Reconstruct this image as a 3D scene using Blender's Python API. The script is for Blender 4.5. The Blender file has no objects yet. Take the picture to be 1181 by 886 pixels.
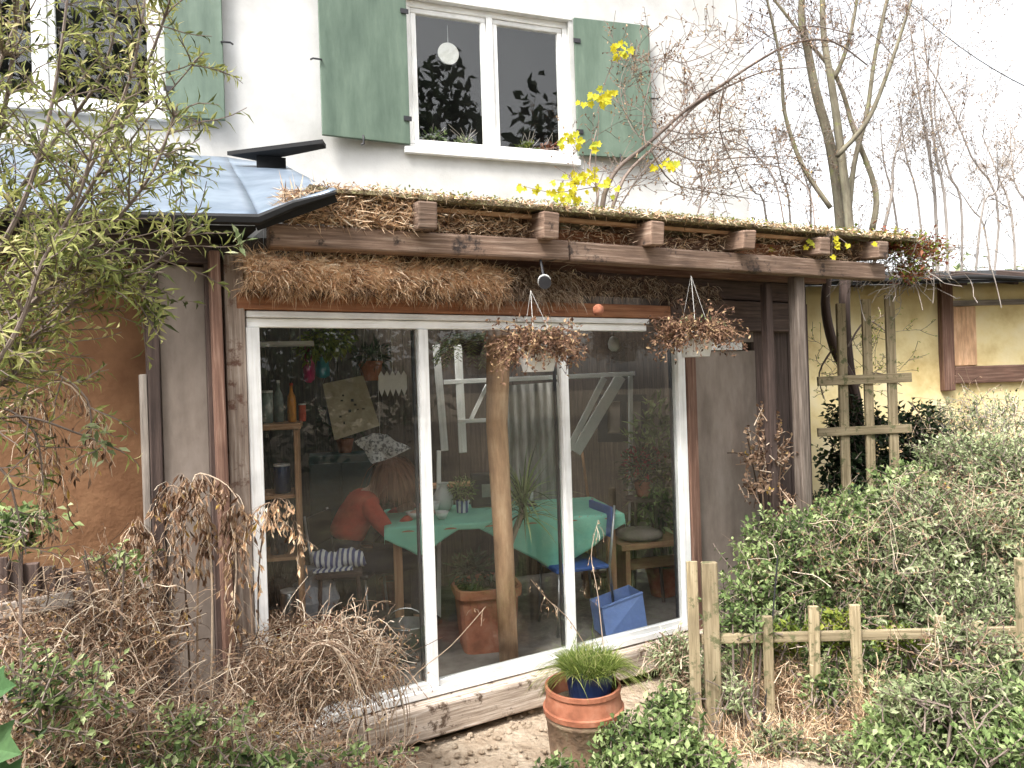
import bpy, math, random
from mathutils import Vector, Matrix, noise
R = math.radians
rnd = random.Random(7)
col = bpy.context.scene.collection
scene = bpy.context.scene

# ------------------------------------------------------------------ camera
F, CX, CY, CAMH, ROLL = 850.0, 590.5, 443.0, 1.85, 0.032
cam_d = bpy.data.cameras.new('camera')
cam = bpy.data.objects.new('camera', cam_d); col.objects.link(cam)
cam_d.sensor_width = 36.0
cam_d.lens = 36.0 * F / 1181.0
cam_d.clip_start = 0.05; cam_d.clip_end = 600
cam.matrix_world = Matrix.Translation((0, 0, CAMH)) @ Matrix.Rotation(R(90), 4, 'X') @ Matrix.Rotation(-ROLL, 4, 'Z')
scene.camera = cam

# ------------------------------------------------------------------ world, sun, exposure
world = bpy.data.worlds.new("World"); scene.world = world
world.use_nodes = True
wn = world.node_tree.nodes; wl = world.node_tree.links
bg = wn['Background']
sky = wn.new('ShaderNodeTexSky'); sky.sky_type = 'NISHITA'; sky.sun_disc = False
SUN_EL, SUN_AZ = R(56), R(215)          # azimuth clockwise from +Y
sky.sun_elevation = SUN_EL; sky.sun_rotation = SUN_AZ
sky.air_density = 1.0; sky.dust_density = 4.0; sky.ozone_density = 1.0
hs = wn.new('ShaderNodeHueSaturation'); hs.inputs['Saturation'].default_value = 0.10
wl.new(sky.outputs[0], hs.inputs['Color'])
wl.new(hs.outputs[0], bg.inputs[0]); bg.inputs[1].default_value = 0.15
sd = bpy.data.lights.new('sun', 'SUN'); sd.energy = 1.5; sd.angle = R(12); sd.color = (1.0, 0.95, 0.88)
so = bpy.data.objects.new('sun', sd); col.objects.link(so)
so.rotation_euler = (R(90) - SUN_EL, 0, math.pi - SUN_AZ)
dv = Vector((math.sin(SUN_AZ) * math.cos(SUN_EL), math.cos(SUN_AZ) * math.cos(SUN_EL), math.sin(SUN_EL)))
so.rotation_euler = dv.to_track_quat('Z', 'Y').to_euler()
scene.view_settings.view_transform = 'Standard'
scene.view_settings.look = 'None'
scene.view_settings.gamma = 1.0
scene.view_settings.exposure = 1.65
scene.render.engine = 'CYCLES'
scene.cycles.max_bounces = 10; scene.cycles.transparent_max_bounces = 16
scene.cycles.diffuse_bounces = 5; scene.cycles.glossy_bounces = 4

# ------------------------------------------------------------------ measuring helpers
def ray(px, py):
    ix = (px - CX) / F; iz = (CY - py) / F
    c, s = math.cos(ROLL), math.sin(ROLL)
    return Vector((ix * c + iz * s, 1.0, -ix * s + iz * c))
def at(px, py, Y):
    return ray(px, py) * Y + Vector((0, 0, CAMH))
class Plane:
    """vertical working plane: s along, i inwards (away from viewer), z up"""
    def __init__(self, O, ang):
        self.O = Vector((O[0], O[1], 0)); self.u = Vector((math.cos(ang), math.sin(ang), 0))
        self.n = Vector((-math.sin(ang), math.cos(ang), 0)); self.ang = ang
    def P(self, s, i, z): return self.O + self.u * s + self.n * i + Vector((0, 0, z))
    def hit(self, px, py, i=0.0):
        r = ray(px, py); o = self.O + self.n * i
        t = o.dot(self.n) / r.dot(self.n)
        p = r * t
        return (p - self.O).dot(self.u), p.z + CAMH
    def pt(self, px, py, i=0.0):
        s, z = self.hit(px, py, i); return self.P(s, i, z)
_g = at(293, 560, 3.66)
G = Plane((_g.x, _g.y), R(30))                # the glazed front
_b = at(350, 275, 3.65)
B = Plane((_b.x, _b.y), R(26))                # the eaves beam
_h = at(560, 180, 6.7)
H = Plane((_h.x, _h.y), R(19.5))              # the white house wall

# ------------------------------------------------------------------ object helpers
def thing(name, label, cat, loc=(0, 0, 0), group=None):
    o = bpy.data.objects.new(name, None); col.objects.link(o)
    o.empty_display_size = .1
    o.location = loc; o['label'] = label; o['category'] = cat
    if group: o['group'] = group
    return o
def rootloc(o):
    p = Vector((0, 0, 0))
    while o is not None:
        p += o.location; o = o.parent
    return p
class MB:
    def __init__(self): self.v = []; self.f = []; self.uv = []; self.a = []
    def face(self, idx, uv=None, a=0.5):
        self.f.append(tuple(idx)); self.uv.append(uv if uv else [(0, 0)] * len(idx)); self.a.append(a)
    def quad(self, a, b, c, d, r=0.5):
        n = len(self.v); self.v += [Vector(a), Vector(b), Vector(c), Vector(d)]
        w = (Vector(b) - Vector(a)).length; h = (Vector(d) - Vector(a)).length
        self.face((n, n+1, n+2, n+3), [(0, 0), (w, 0), (w, h), (0, h)], r)
    def obox(self, c, ax, ay, az, r=None, jit=0.0):
        """oriented box: centre + three half-axis vectors; grain runs along the longest"""
        c = Vector(c); A = [Vector(ax), Vector(ay), Vector(az)]
        L = [x.length for x in A]; li = L.index(max(L)); ou, ov = rnd.random() * 30, rnd.random() * 30
        r = rnd.random() if r is None else r
        n = len(self.v); pts = []
        for sx in (-1, 1):
            for sy in (-1, 1):
                for sz in (-1, 1):
                    s = (sx, sy, sz); pts.append(s)
                    p = c + A[0]*sx + A[1]*sy + A[2]*sz
                    if jit: p += Vector([rnd.uniform(-jit, jit) for _ in range(3)])
                    self.v.append(p)
        if A[0].cross(A[1]).dot(A[2]) < 0: flip = True
        else: flip = False
        for k, q in enumerate([(0,1,3,2),(4,6,7,5),(0,4,5,1),(2,3,7,6),(0,2,6,4),(1,5,7,3)]):
            if flip: q = q[::-1]
            uvs = []
            fa = k // 2
            oth = [t for t in range(3) if t != fa]
            for vi in q:
                s = pts[vi]
                if li in oth:
                    o2 = [t for t in oth if t != li][0]
                    uvs.append((s[li]*L[li] + ou, s[o2]*L[o2] + ov + fa * .7))
                else:
                    uvs.append((s[oth[0]]*L[oth[0]] + ou, s[oth[1]]*L[oth[1]] + ov))
            self.face([n + t for t in q], uvs, r)
    def box(self, P, s0, s1, i0, i1, z0, z1, r=None, jit=0.0):
        self.obox(P.P((s0+s1)/2, (i0+i1)/2, (z0+z1)/2), P.u*(s1-s0)/2, P.n*(i1-i0)/2, Vector((0,0,(z1-z0)/2)), r, jit)
    def beam(self, p0, p1, w, h, side=None, r=None, jit=0.0):
        """bar from p0 to p1, w along 'side', h the other way"""
        p0, p1 = Vector(p0), Vector(p1); d = p1 - p0
        s = Vector(side) if side else d.cross(Vector((0, 0, 1)))
        if s.length < 1e-4: s = Vector((1, 0, 0))
        s = (s - d.normalized() * s.dot(d.normalized())).normalized()
        u = s.cross(d).normalized()
        self.obox((p0+p1)/2, d/2, s*w/2, u*h/2, r, jit)
    def tube(self, pts, rad, n=6, cap=True, r=None):
        pts = [Vector(p) for p in pts]
        if not isinstance(rad, (list, tuple)): rad = [rad]*len(pts)
        r = rnd.random() if r is None else r
        b = len(self.v); ln = 0; ref = None; lens = []
        for k, p in enumerate(pts):
            d = pts[min(k+1, len(pts)-1)] - pts[max(k-1, 0)]
            if d.length < 1e-9: d = Vector((0, 0, 1))
            d.normalize()
            if ref is None:
                ref = d.orthogonal().normalized()
            else:
                ref = ref - d*ref.dot(d)
                ref = ref.normalized() if ref.length > 1e-6 else d.orthogonal().normalized()
            q = d.cross(ref)
            if k: ln += (p - pts[k-1]).length
            lens.append(ln)
            for j in range(n):
                a = 2*math.pi*j/n
                self.v.append(p + (ref*math.cos(a) + q*math.sin(a))*rad[k])
        for k in range(len(pts)-1):
            for j in range(n):
                a0 = b+k*n+j; a1 = b+k*n+(j+1) % n
                w0 = j/n*.3; w1 = (j+1)/n*.3
                self.face((a0, a1, a1+n, a0+n), [(lens[k], w0), (lens[k], w1), (lens[k+1], w1), (lens[k+1], w0)], r)
        if cap and n > 2:
            self.face([b+j for j in range(n)][::-1], None, r)
            self.face([b+(len(pts)-1)*n+j for j in range(n)], None, r)
    def lathe(self, c, prof, n=24, r=0.5, cap0=True, cap1=False, sq=0.0, rot=0.0, wob=0.0):
        """profile of (radius, z) turned about the vertical through c; sq>0 squares it"""
        c = Vector(c); b = len(self.v)
        for (rr, z) in prof:
            for j in range(n):
                a = 2*math.pi*j/n
                k = 1.0
                if sq: k = 1/ (abs(math.cos(a))**sq + abs(math.sin(a))**sq)**(1/sq)
                if wob: k *= 1 + wob*math.sin(3*a + z*9)
                self.v.append(c + Vector((rr*k*math.cos(a+rot), rr*k*math.sin(a+rot), z)))
        for k in range(len(prof)-1):
            for j in range(n):
                a0 = b+k*n+j; a1 = b+k*n+(j+1) % n
                self.face((a0, a1, a1+n, a0+n), [(j/n, prof[k][1]), ((j+1)/n, prof[k][1]), ((j+1)/n, prof[k+1][1]), (j/n, prof[k+1][1])], r)
        if cap0: self.face([b+j for j in range(n)][::-1], None, r)
        if cap1: self.face([b+(len(prof)-1)*n+j for j in range(n)], None, r)
    def leaf(self, p, d, up, L, W, r=None, fold=.35, droop=0.0):
        d = d.normalized(); s = d.cross(up)
        if s.length < 1e-4: s = d.orthogonal()
        s.normalize(); u = s.cross(d)
        r = rnd.random() if r is None else r
        n = len(self.v)
        f = W*fold
        self.v += [p, p + d*L*.45 + s*W*.5 + u*f*.5, p + d*L - u*droop*L, p + d*L*.45 - s*W*.5 + u*f*.5, p + d*L*.5 - u*f*.3]
        self.face((n, n+1, n+4), None, r); self.face((n+1, n+2, n+4), None, r)
        self.face((n, n+4, n+3), None, r); self.face((n+4, n+2, n+3), None, r)
    def lobed(self, p, d, up, L, r):
        """a broad lobed leaf (vine, hop)"""
        d = d.normalized(); s = d.cross(up); s = s.normalized() if s.length > 1e-4 else d.orthogonal().normalized()
        u = s.cross(d); n = len(self.v)
        out = [(0,0),(.3,-.15),(.55,.1),(.42,.3),(.6,.6),(.3,.6),(.0,1.0),(-.3,.6),(-.6,.6),(-.42,.3),(-.55,.1),(-.3,-.15)]
        self.v.append(p + d*L*.35 - u*L*.06)
        for (x, y) in out: self.v.append(p + s*x*L*.9 + d*y*L + u*abs(x)*L*.25)
        k = len(out)
        for j in range(k): self.face((n, n+1+j, n+1+(j+1) % k), None, r)
    def strip(self, pts, w, side, r=None, taper=True):
        """a narrow blade along points"""
        n = len(self.v); r = rnd.random() if r is None else r
        m = len(pts)
        for k, p in enumerate(pts):
            t = k/(m-1); ww = w*(1-t**2*.95) if taper else w
            self.v += [p - side*ww/2, p + side*ww/2]
        for k in range(m-1):
            a = n+2*k
            self.face((a, a+1, a+3, a+2), None, r)
    def build(self, name, mat, parent=None, smooth=False, bevel=0.0, extra=None):
        off = rootloc(parent) if parent is not None else Vector((0, 0, 0))
        me = bpy.data.meshes.new(name)
        me.from_pydata([tuple(p - off) for p in self.v], [], self.f)
        uvl = me.uv_layers.new(name='UVMap')
        flat = [c for f in self.uv for q in f for c in q]
        uvl.data.foreach_set('uv', flat)
        at_ = me.attributes.new('rnd', 'FLOAT', 'FACE'); at_.data.foreach_set('value', self.a)
        if smooth: me.polygons.foreach_set('use_smooth', [True]*len(self.f))
        me.materials.append(mat); me.update()
        o = bpy.data.objects.new(name, me); col.objects.link(o)
        if parent is not None: o.parent = parent
        if bevel:
            m = o.modifiers.new('bevel', 'BEVEL'); m.width = bevel; m.segments = 2; m.limit_method = 'ANGLE'
        return o
def tag(o, label=None, cat=None, group=None, kind=None):
    if label: o['label'] = label
    if cat: o['category'] = cat
    if group: o['group'] = group
    if kind: o['kind'] = kind
    return o
def solo(o, base):
    """put a single-mesh thing's origin at its base"""
    b = Vector(base)
    for v in o.data.vertices: v.co -= b
    o.location = b
    return o

# ------------------------------------------------------------------ materials
def newmat(name):
    m = bpy.data.materials.new(name); m.use_nodes = True
    nt = m.node_tree; return m, nt.nodes, nt.links, nt.nodes['Principled BSDF']
def ramp(nodes, stops):
    r = nodes.new('ShaderNodeValToRGB'); e = r.color_ramp.elements
    while len(e) > 1: e.remove(e[-1])
    e[0].position = stops[0][0]; e[0].color = (*stops[0][1], 1)
    for p, c in stops[1:]:
        x = e.new(p); x.color = (*c, 1)
    return r
def m_wood(name, c1, c2, c3=None, rough=.85, scale=1.0, bump=.5, fac=14.0, spots=None):
    m, n, l, b = newmat(name)
    tc = n.new('ShaderNodeTexCoord'); mp = n.new('ShaderNodeMapping')
    mp.inputs['Scale'].default_value = (2.2*scale, fac*3*scale, 1)
    l.new(tc.outputs['UV'], mp.inputs[0])
    no = n.new('ShaderNodeTexNoise'); no.inputs['Scale'].default_value = 1.3; no.inputs['Detail'].default_value = 8; no.inputs['Roughness'].default_value = .65
    l.new(mp.outputs[0], no.inputs['Vector'])
    rp = ramp(n, [(.28, c1), (.52, c2), (.74, c3 or c2)])
    l.new(no.outputs[0], rp.inputs[0])
    # patchy weathering, not along the grain
    n2 = n.new('ShaderNodeTexNoise'); n2.inputs['Scale'].default_value = 5.0; n2.inputs['Detail'].default_value = 6
    l.new(tc.outputs['Object'], n2.inputs['Vector'])
    at_ = n.new('ShaderNodeAttribute'); at_.attribute_name = 'rnd'
    mr = n.new('ShaderNodeMath'); mr.operation = 'MULTIPLY_ADD'; mr.inputs[1].default_value = .5; mr.inputs[2].default_value = .5
    l.new(at_.outputs['Fac'], mr.inputs[0])
    ma = n.new('ShaderNodeMath'); ma.operation = 'MULTIPLY_ADD'; ma.inputs[1].default_value = .9; l.new(n2.outputs[0], ma.inputs[0]); l.new(mr.outputs[0], ma.inputs[2])
    mx = n.new('ShaderNodeVectorMath'); mx.operation = 'SCALE'
    l.new(rp.outputs[0], mx.inputs[0]); l.new(ma.outputs[0], mx.inputs['Scale'])
    outc = mx.outputs[0]
    if spots:
        n3 = n.new('ShaderNodeTexNoise'); n3.inputs['Scale'].default_value = spots[1]; n3.inputs['Detail'].default_value = 7; n3.inputs['Roughness'].default_value = .7
        l.new(tc.outputs['Object'], n3.inputs['Vector'])
        r3 = n.new('ShaderNodeMapRange'); r3.inputs[1].default_value = spots[2]; r3.inputs[2].default_value = spots[2]+.08
        l.new(n3.outputs[0], r3.inputs[0])
        mc = n.new('ShaderNodeMix'); mc.data_type = 'RGBA'
        l.new(r3.outputs[0], mc.inputs[0]); l.new(outc, mc.inputs[6]); mc.inputs[7].default_value = (*spots[0], 1)
        outc = mc.outputs[2]
    l.new(outc, b.inputs['Base Color'])
    b.inputs['Roughness'].default_value = rough
    bm = n.new('ShaderNodeBump'); bm.inputs['Strength'].default_value = bump; bm.inputs['Distance'].default_value = .01
    l.new(no.outputs[0], bm.inputs['Height']); l.new(bm.outputs[0], b.inputs['Normal'])
    return m
def m_noise(name, stops, scale=8.0, rough=.9, bump=.3, bscale=None, detail=8, dist=.02, metal=0, streak=None):
    m, n, l, b = newmat(name)
    tc = n.new('ShaderNodeTexCoord')
    src = tc.outputs['Object']
    if streak:
        mp = n.new('ShaderNodeMapping'); mp.inputs['Scale'].default_value = streak; l.new(src, mp.inputs[0]); src = mp.outputs[0]
    no = n.new('ShaderNodeTexNoise'); no.inputs['Scale'].default_value = scale; no.inputs['Detail'].default_value = detail; no.inputs['Roughness'].default_value = .62
    l.new(src, no.inputs['Vector'])
    rp = ramp(n, stops); l.new(no.outputs[0], rp.inputs[0]); l.new(rp.outputs[0], b.inputs['Base Color'])
    b.inputs['Roughness'].default_value = rough; b.inputs['Metallic'].default_value = metal
    if bump:
        n2 = n.new('ShaderNodeTexNoise'); n2.inputs['Scale'].default_value = bscale or scale*4; n2.inputs['Detail'].default_value = 6
        l.new(tc.outputs['Object'], n2.inputs['Vector'])
        bm = n.new('ShaderNodeBump'); bm.inputs['Strength'].default_value = bump; bm.inputs['Distance'].default_value = dist
        l.new(n2.outputs[0], bm.inputs['Height']); l.new(bm.outputs[0], b.inputs['Normal'])
    return m
def m_leaf(name, stops, trans=.35, rough=.62, spec=.25):
    m, n, l, b = newmat(name)
    at_ = n.new('ShaderNodeAttribute'); at_.attribute_name = 'rnd'
    rp = ramp(n, stops); l.new(at_.outputs['Fac'], rp.inputs[0])
    tc = n.new('ShaderNodeTexCoord'); no = n.new('ShaderNodeTexNoise'); no.inputs['Scale'].default_value = 60; no.inputs['Detail'].default_value = 3
    l.new(tc.outputs['Object'], no.inputs['Vector'])
    mr = n.new('ShaderNodeMapRange'); mr.inputs[3].default_value = .6; mr.inputs[4].default_value = 1.4; l.new(no.outputs[0], mr.inputs[0])
    vm = n.new('ShaderNodeVectorMath'); vm.operation = 'SCALE'; l.new(rp.outputs[0], vm.inputs[0]); l.new(mr.outputs[0], vm.inputs['Scale'])
    l.new(vm.outputs[0], b.inputs['Base Color']); b.inputs['Roughness'].default_value = rough
    b.inputs['Specular IOR Level'].default_value = spec
    tr = n.new('ShaderNodeBsdfTranslucent'); l.new(vm.outputs[0], tr.inputs['Color'])
    mx = n.new('ShaderNodeMixShader'); mx.inputs[0].default_value = trans
    l.new(b.outputs[0], mx.inputs[1]); l.new(tr.outputs[0], mx.inputs[2])
    l.new(mx.outputs[0], n['Material Output'].inputs['Surface'])
    return m
def m_plain(name, c, rough=.6, metal=0, var=.25, scale=30, spec=.5):
    lo = tuple(x*(1-var) for x in c); hi = tuple(min(1, x*(1+var*.6)) for x in c)
    m = m_noise(name, [(.3, lo), (.6, c), (.8, hi)], scale=scale, rough=rough, bump=.1, metal=metal, dist=.003)
    m.node_tree.nodes['Principled BSDF'].inputs['Specular IOR Level'].default_value = spec
    return m
def m_glass(name, dirt=.003):
    m, n, l, b = newmat(name)
    n.remove(b)
    out = n['Material Output']
    t = n.new('ShaderNodeBsdfTransparent'); t.inputs[0].default_value = (.97, .98, .975, 1)
    g = n.new('ShaderNodeBsdfGlossy'); g.inputs['Roughness'].default_value = .01
    lw = n.new('ShaderNodeLayerWeight'); lw.inputs['Blend'].default_value = .5
    pw = n.new('ShaderNodeMath'); pw.operation = 'POWER'; pw.inputs[1].default_value = 5; l.new(lw.outputs['Facing'], pw.inputs[0])
    mu = n.new('ShaderNodeMath'); mu.operation = 'MULTIPLY_ADD'; mu.inputs[1].default_value = .9; mu.inputs[2].default_value = .055; mu.use_clamp = True
    l.new(pw.outputs[0], mu.inputs[0])
    mx = n.new('ShaderNodeMixShader'); l.new(mu.outputs[0], mx.inputs[0]); l.new(t.outputs[0], mx.inputs[1]); l.new(g.outputs[0], mx.inputs[2])
    d = n.new('ShaderNodeBsdfDiffuse'); d.inputs[0].default_value = (.5, .5, .48, 1)
    tc = n.new('ShaderNodeTexCoord'); no = n.new('ShaderNodeTexNoise'); no.inputs['Scale'].default_value = 3; no.inputs['Detail'].default_value = 8
    l.new(tc.outputs['Object'], no.inputs['Vector'])
    mr = n.new('ShaderNodeMapRange'); mr.inputs[1].default_value = .4; mr.inputs[2].default_value = .8; mr.inputs[3].default_value = dirt; mr.inputs[4].default_value = dirt*4
    l.new(no.outputs[0], mr.inputs[0])
    m2 = n.new('ShaderNodeMixShader'); l.new(mr.outputs[0], m2.inputs[0]); l.new(mx.outputs[0], m2.inputs[1]); l.new(d.outputs[0], m2.inputs[2])
    l.new(m2.outputs[0], out.inputs['Surface'])
    return m
M = {}
M['beam'] = m_wood('weathered beam', (.06,.036,.026), (.20,.13,.092), (.42,.32,.25), spots=((.04,.028,.024), 7, .57))
M['grey_wood'] = m_wood('grey weathered post', (.09,.075,.065), (.22,.19,.165), (.36,.32,.28))
M['dark_post'] = m_wood('brown grey post', (.05,.038,.03), (.14,.11,.09), (.27,.23,.20))
M['peel_post'] = m_wood('weathered peeling post', (.13,.09,.07), (.30,.235,.19), (.56,.50,.44), spots=((.16,.085,.06), 9, .55))
M['red_wood'] = m_wood('reddish timber', (.06,.03,.022), (.14,.075,.052), (.27,.18,.135))
M['orange_wood'] = m_wood('orange lintel', (.16,.06,.03), (.32,.14,.07), (.42,.22,.12))
M['dark_wood'] = m_wood('dark timber', (.03,.02,.018), (.075,.05,.042), (.13,.09,.075))
M['trunk_wood'] = m_wood('debarked trunk', (.24,.13,.07), (.46,.28,.16), (.64,.45,.29), fac=5, scale=1.2)
M['pine'] = m_wood('indoor pine', (.20,.10,.05), (.34,.19,.10), (.42,.26,.15))
M['fence'] = m_wood('mossy fence board', (.13,.10,.055), (.29,.23,.14), (.44,.37,.25), spots=((.13,.13,.06), 14, .54))
M['sill_wood'] = m_wood('peeling sill', (.15,.11,.08), (.40,.33,.27), (.76,.73,.69), spots=((.12,.08,.055), 11, .54))
M['white_paint'] = m_wood('white frame paint', (.62,.61,.58), (.80,.80,.79), (.86,.86,.86), rough=.45, bump=.08, spots=((.40,.38,.30), 16, .68))
M['peel_paint'] = m_wood('peeling white paint', (.60,.58,.54), (.80,.79,.77), (.85,.85,.84), rough=.6, bump=.3, spots=((.20,.15,.11), 22, .60))
M['cob'] = m_noise('cob wall', [(.3, (.16,.072,.032)), (.5, (.25,.125,.06)), (.7, (.35,.195,.10))], scale=3, bump=.35, bscale=40, dist=.012)
M['panel'] = m_noise('old plywood panel', [(.3, (.15,.118,.096)), (.5, (.25,.205,.172)), (.72, (.36,.305,.265))], scale=3.0, bump=.25, streak=(1.5,1.5,.5))
M['render'] = m_noise('white house render', [(.3, (.52,.515,.50)), (.5, (.64,.635,.62)), (.7, (.72,.72,.71))], scale=1.8, bump=.25, bscale=70, dist=.01)
def m_shutter():
    m = m_noise('green shutter paint', [(.3, (.08,.125,.092)), (.5, (.12,.175,.13)), (.72, (.17,.235,.18))], scale=3, rough=.6, bump=.15, streak=(2.5,2.5,.45))
    return m
M['shutter'] = m_shutter()
M['metal_roof'] = m_noise('grey roof sheet', [(.3, (.13,.17,.22)), (.5, (.20,.25,.32)), (.72, (.32,.38,.45))], scale=2.5, rough=.42, bump=.12, bscale=9, metal=.35)
M['black'] = m_plain('black felt', (.012,.012,.013), rough=.85)
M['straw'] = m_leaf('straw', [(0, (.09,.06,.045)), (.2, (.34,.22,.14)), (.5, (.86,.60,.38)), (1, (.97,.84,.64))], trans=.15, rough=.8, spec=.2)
M['drystem'] = m_leaf('dead stems', [(0, (.06,.04,.028)), (.25, (.26,.17,.115)), (.6, (.54,.41,.30)), (1, (.78,.67,.53))], trans=.15, rough=.8, spec=.2)
M['deadleaf'] = m_leaf('dead leaves', [(0, (.06,.035,.022)), (.3, (.26,.155,.10)), (.65, (.52,.36,.25)), (.93, (.50,.36,.23)), (1, (.55,.38,.09))], trans=.25, rough=.8, spec=.2)
M['bushleaf'] = m_leaf('bush leaves', [(0, (.05,.06,.02)), (.3, (.17,.20,.06)), (.6, (.36,.38,.12)), (.85, (.52,.52,.21)), (1, (.60,.53,.27))], trans=.35)
M['nettle'] = m_leaf('nettle leaves', [(0, (.03,.055,.02)), (.3, (.13,.195,.065)), (.65, (.33,.43,.17)), (1, (.56,.62,.34))], trans=.4)
M['silver'] = m_leaf('silvery leaves', [(0, (.06,.085,.035)), (.3, (.22,.28,.13)), (.65, (.44,.50,.28)), (1, (.66,.68,.44))], trans=.4)
M['limeleaf'] = m_leaf('lime leaves', [(0, (.08,.12,.02)), (.5, (.22,.28,.05)), (1, (.40,.42,.08))], trans=.35)
M['darkleaf'] = m_leaf('dark ivy leaves', [(0, (.012,.022,.012)), (.6, (.035,.06,.028)), (1, (.08,.12,.05))], trans=.2)
M['basketleaf'] = m_leaf('brown basket leaves', [(0, (.05,.028,.02)), (.4, (.19,.105,.07)), (.8, (.36,.22,.14)), (1, (.55,.40,.22))], trans=.2, rough=.8)
M['grass'] = m_leaf('pot grass', [(0, (.06,.09,.02)), (.5, (.17,.24,.05)), (.85, (.33,.38,.10)), (1, (.55,.50,.25))], trans=.3)
M['yellow'] = m_leaf('yellow autumn leaves', [(0, (.50,.46,.03)), (.5, (.72,.62,.04)), (1, (.55,.62,.08))], trans=.45)
M['redleaf'] = m_leaf('reddish leaves', [(0, (.12,.03,.02)), (.5, (.30,.10,.06)), (1, (.5,.25,.14))], trans=.3)
M['broad'] = m_leaf('broad green leaves', [(0, (.05,.13,.045)), (1, (.12,.22,.09))], trans=.35)
M['redflower'] = m_leaf('red flowers', [(0, (.25,.01,.03)), (1, (.45,.03,.06))], trans=.3)
M['bark'] = m_wood('mossy bark', (.09,.075,.05), (.21,.185,.13), (.36,.34,.24), fac=3, spots=((.24,.25,.10), 5, .55))
M['twig'] = m_wood('brown twigs', (.07,.055,.045), (.17,.13,.11), (.29,.24,.20), fac=3)
M['pale_twig'] = m_wood('pale twigs', (.22,.19,.17), (.34,.30,.27), (.46,.42,.38), fac=3)
M['terra'] = m_noise('terracotta', [(.3, (.20,.07,.035)), (.5, (.36,.13,.07)), (.75, (.46,.22,.14))], scale=9, rough=.85, bump=.15)
M['mossterra'] = m_noise('old mossy terracotta', [(.3, (.13,.09,.06)), (.5, (.26,.17,.11)), (.75, (.36,.30,.2))], scale=14, rough=.9, bump=.3)
M['bluepot'] = m_plain('dark blue pot', (.02,.035,.10), rough=.35)
M['blue'] = m_plain('blue plastic', (.20,.30,.62), rough=.4, var=.12)
M['blue_dark'] = m_plain('blue fabric', (.05,.12,.40), rough=.7)
M['cloth'] = m_plain('green cloth', (.26,.66,.50), rough=.8, var=.12, scale=8)
M['white_obj'] = m_plain('white china', (.78,.78,.76), rough=.4, var=.06)
M['paper'] = m_plain('paper', (.74,.73,.70), rough=.8, var=.1)
M['steel'] = m_plain('steel', (.45,.45,.45), rough=.35, metal=.9)
M['dark'] = m_plain('dark plastic', (.03,.03,.035), rough=.5)
M['glass'] = m_glass('window glass')
M['concrete'] = m_noise('dusty floor', [(.3, (.10,.088,.075)), (.6, (.20,.18,.16)), (.8, (.32,.30,.27))], scale=6, bump=.2)
M['soil'] = m_noise('garden soil', [(.3, (.05,.038,.025)), (.5, (.11,.085,.055)), (.7, (.17,.15,.08))], scale=3, bump=.8, bscale=20, dist=.05)
M['sand'] = m_noise('sandy ground', [(.25, (.24,.17,.11)), (.5, (.43,.34,.25)), (.75, (.58,.49,.38))], scale=7, bump=.9, bscale=26, dist=.04)
M['yellow_wall'] = m_noise('ochre daub wall', [(.3, (.62,.46,.20)), (.5, (.82,.68,.36)), (.7, (.87,.76,.50))], scale=2.4, bump=.3)
M['skin'] = m_plain('skin', (.58,.36,.27), rough=.55, var=.08)
M['hair'] = m_wood('brown hair', (.10,.045,.025), (.23,.11,.065), (.36,.19,.12), fac=8, rough=.5)
M['redtop'] = m_plain('red jumper', (.52,.075,.04), rough=.85, var=.2)
M['trouser'] = m_plain('dark trousers', (.03,.03,.05), rough=.85)
def m_stripes(name, c1, c2, scale, vec=(1,0,0)):
    m, n, l, b = newmat(name)
    tc = n.new('ShaderNodeTexCoord'); mp = n.new('ShaderNodeMapping'); l.new(tc.outputs['Object'], mp.inputs[0])
    w = n.new('ShaderNodeTexWave'); w.inputs['Scale'].default_value = scale; w.inputs['Distortion'].default_value = 1.2
    l.new(mp.outputs[0], w.inputs['Vector'])
    rp = ramp(n, [(.4, c1), (.5, c2)]); l.new(w.outputs[0], rp.inputs[0]); l.new(rp.outputs[0], b.inputs['Base Color'])
    b.inputs['Roughness'].default_value = .9
    return m
M['stripes'] = m_stripes('blue white stripes', (.10,.12,.28), (.75,.77,.78), 9)
M['lit_white'] = M['white_obj']
M['orange'] = m_plain('orange bottle', (.65,.25,.02), rough=.3)
M['pink'] = m_plain('magenta bag', (.45,.02,.14), rough=.8)
M['teal'] = m_plain('teal bag', (.02,.22,.28), rough=.8)
M['board'] = m_noise('old notice sheet', [(.3, (.30,.26,.18)), (.6, (.48,.43,.32)), (.8, (.55,.50,.40))], scale=8, bump=.1)
M['newsprint'] = m_noise('printed paper', [(.44, (.22,.22,.23)), (.5, (.66,.66,.66)), (.7, (.75,.75,.74))], scale=40, bump=0)
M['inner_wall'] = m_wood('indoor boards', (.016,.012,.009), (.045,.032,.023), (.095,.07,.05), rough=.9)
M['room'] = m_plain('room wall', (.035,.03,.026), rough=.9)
GZ = -0.10
# ------------------------------------------------------------------ ground
def sheet(name, mat, x0, x1, y0, y1, z, nx, ny, amp, seed=0.0, fr=.5):
    mb = MB()
    for j in range(ny+1):
        for i in range(nx+1):
            x = x0+(x1-x0)*i/nx; y = y0+(y1-y0)*j/ny
            mb.v.append(Vector((x, y, z + amp*noise.noise(Vector((x*fr, y*fr, seed))))))
    for j in range(ny):
        for i in range(nx):
            a = j*(nx+1)+i; mb.face((a, a+1, a+nx+2, a+nx+1))
    o = mb.build(name, mat, None, smooth=True); tag(o, kind='structure'); return o
sheet('ground', M['soil'], -150, 150, -150, 150, GZ-.03, 60, 60, 0.0)
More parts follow.
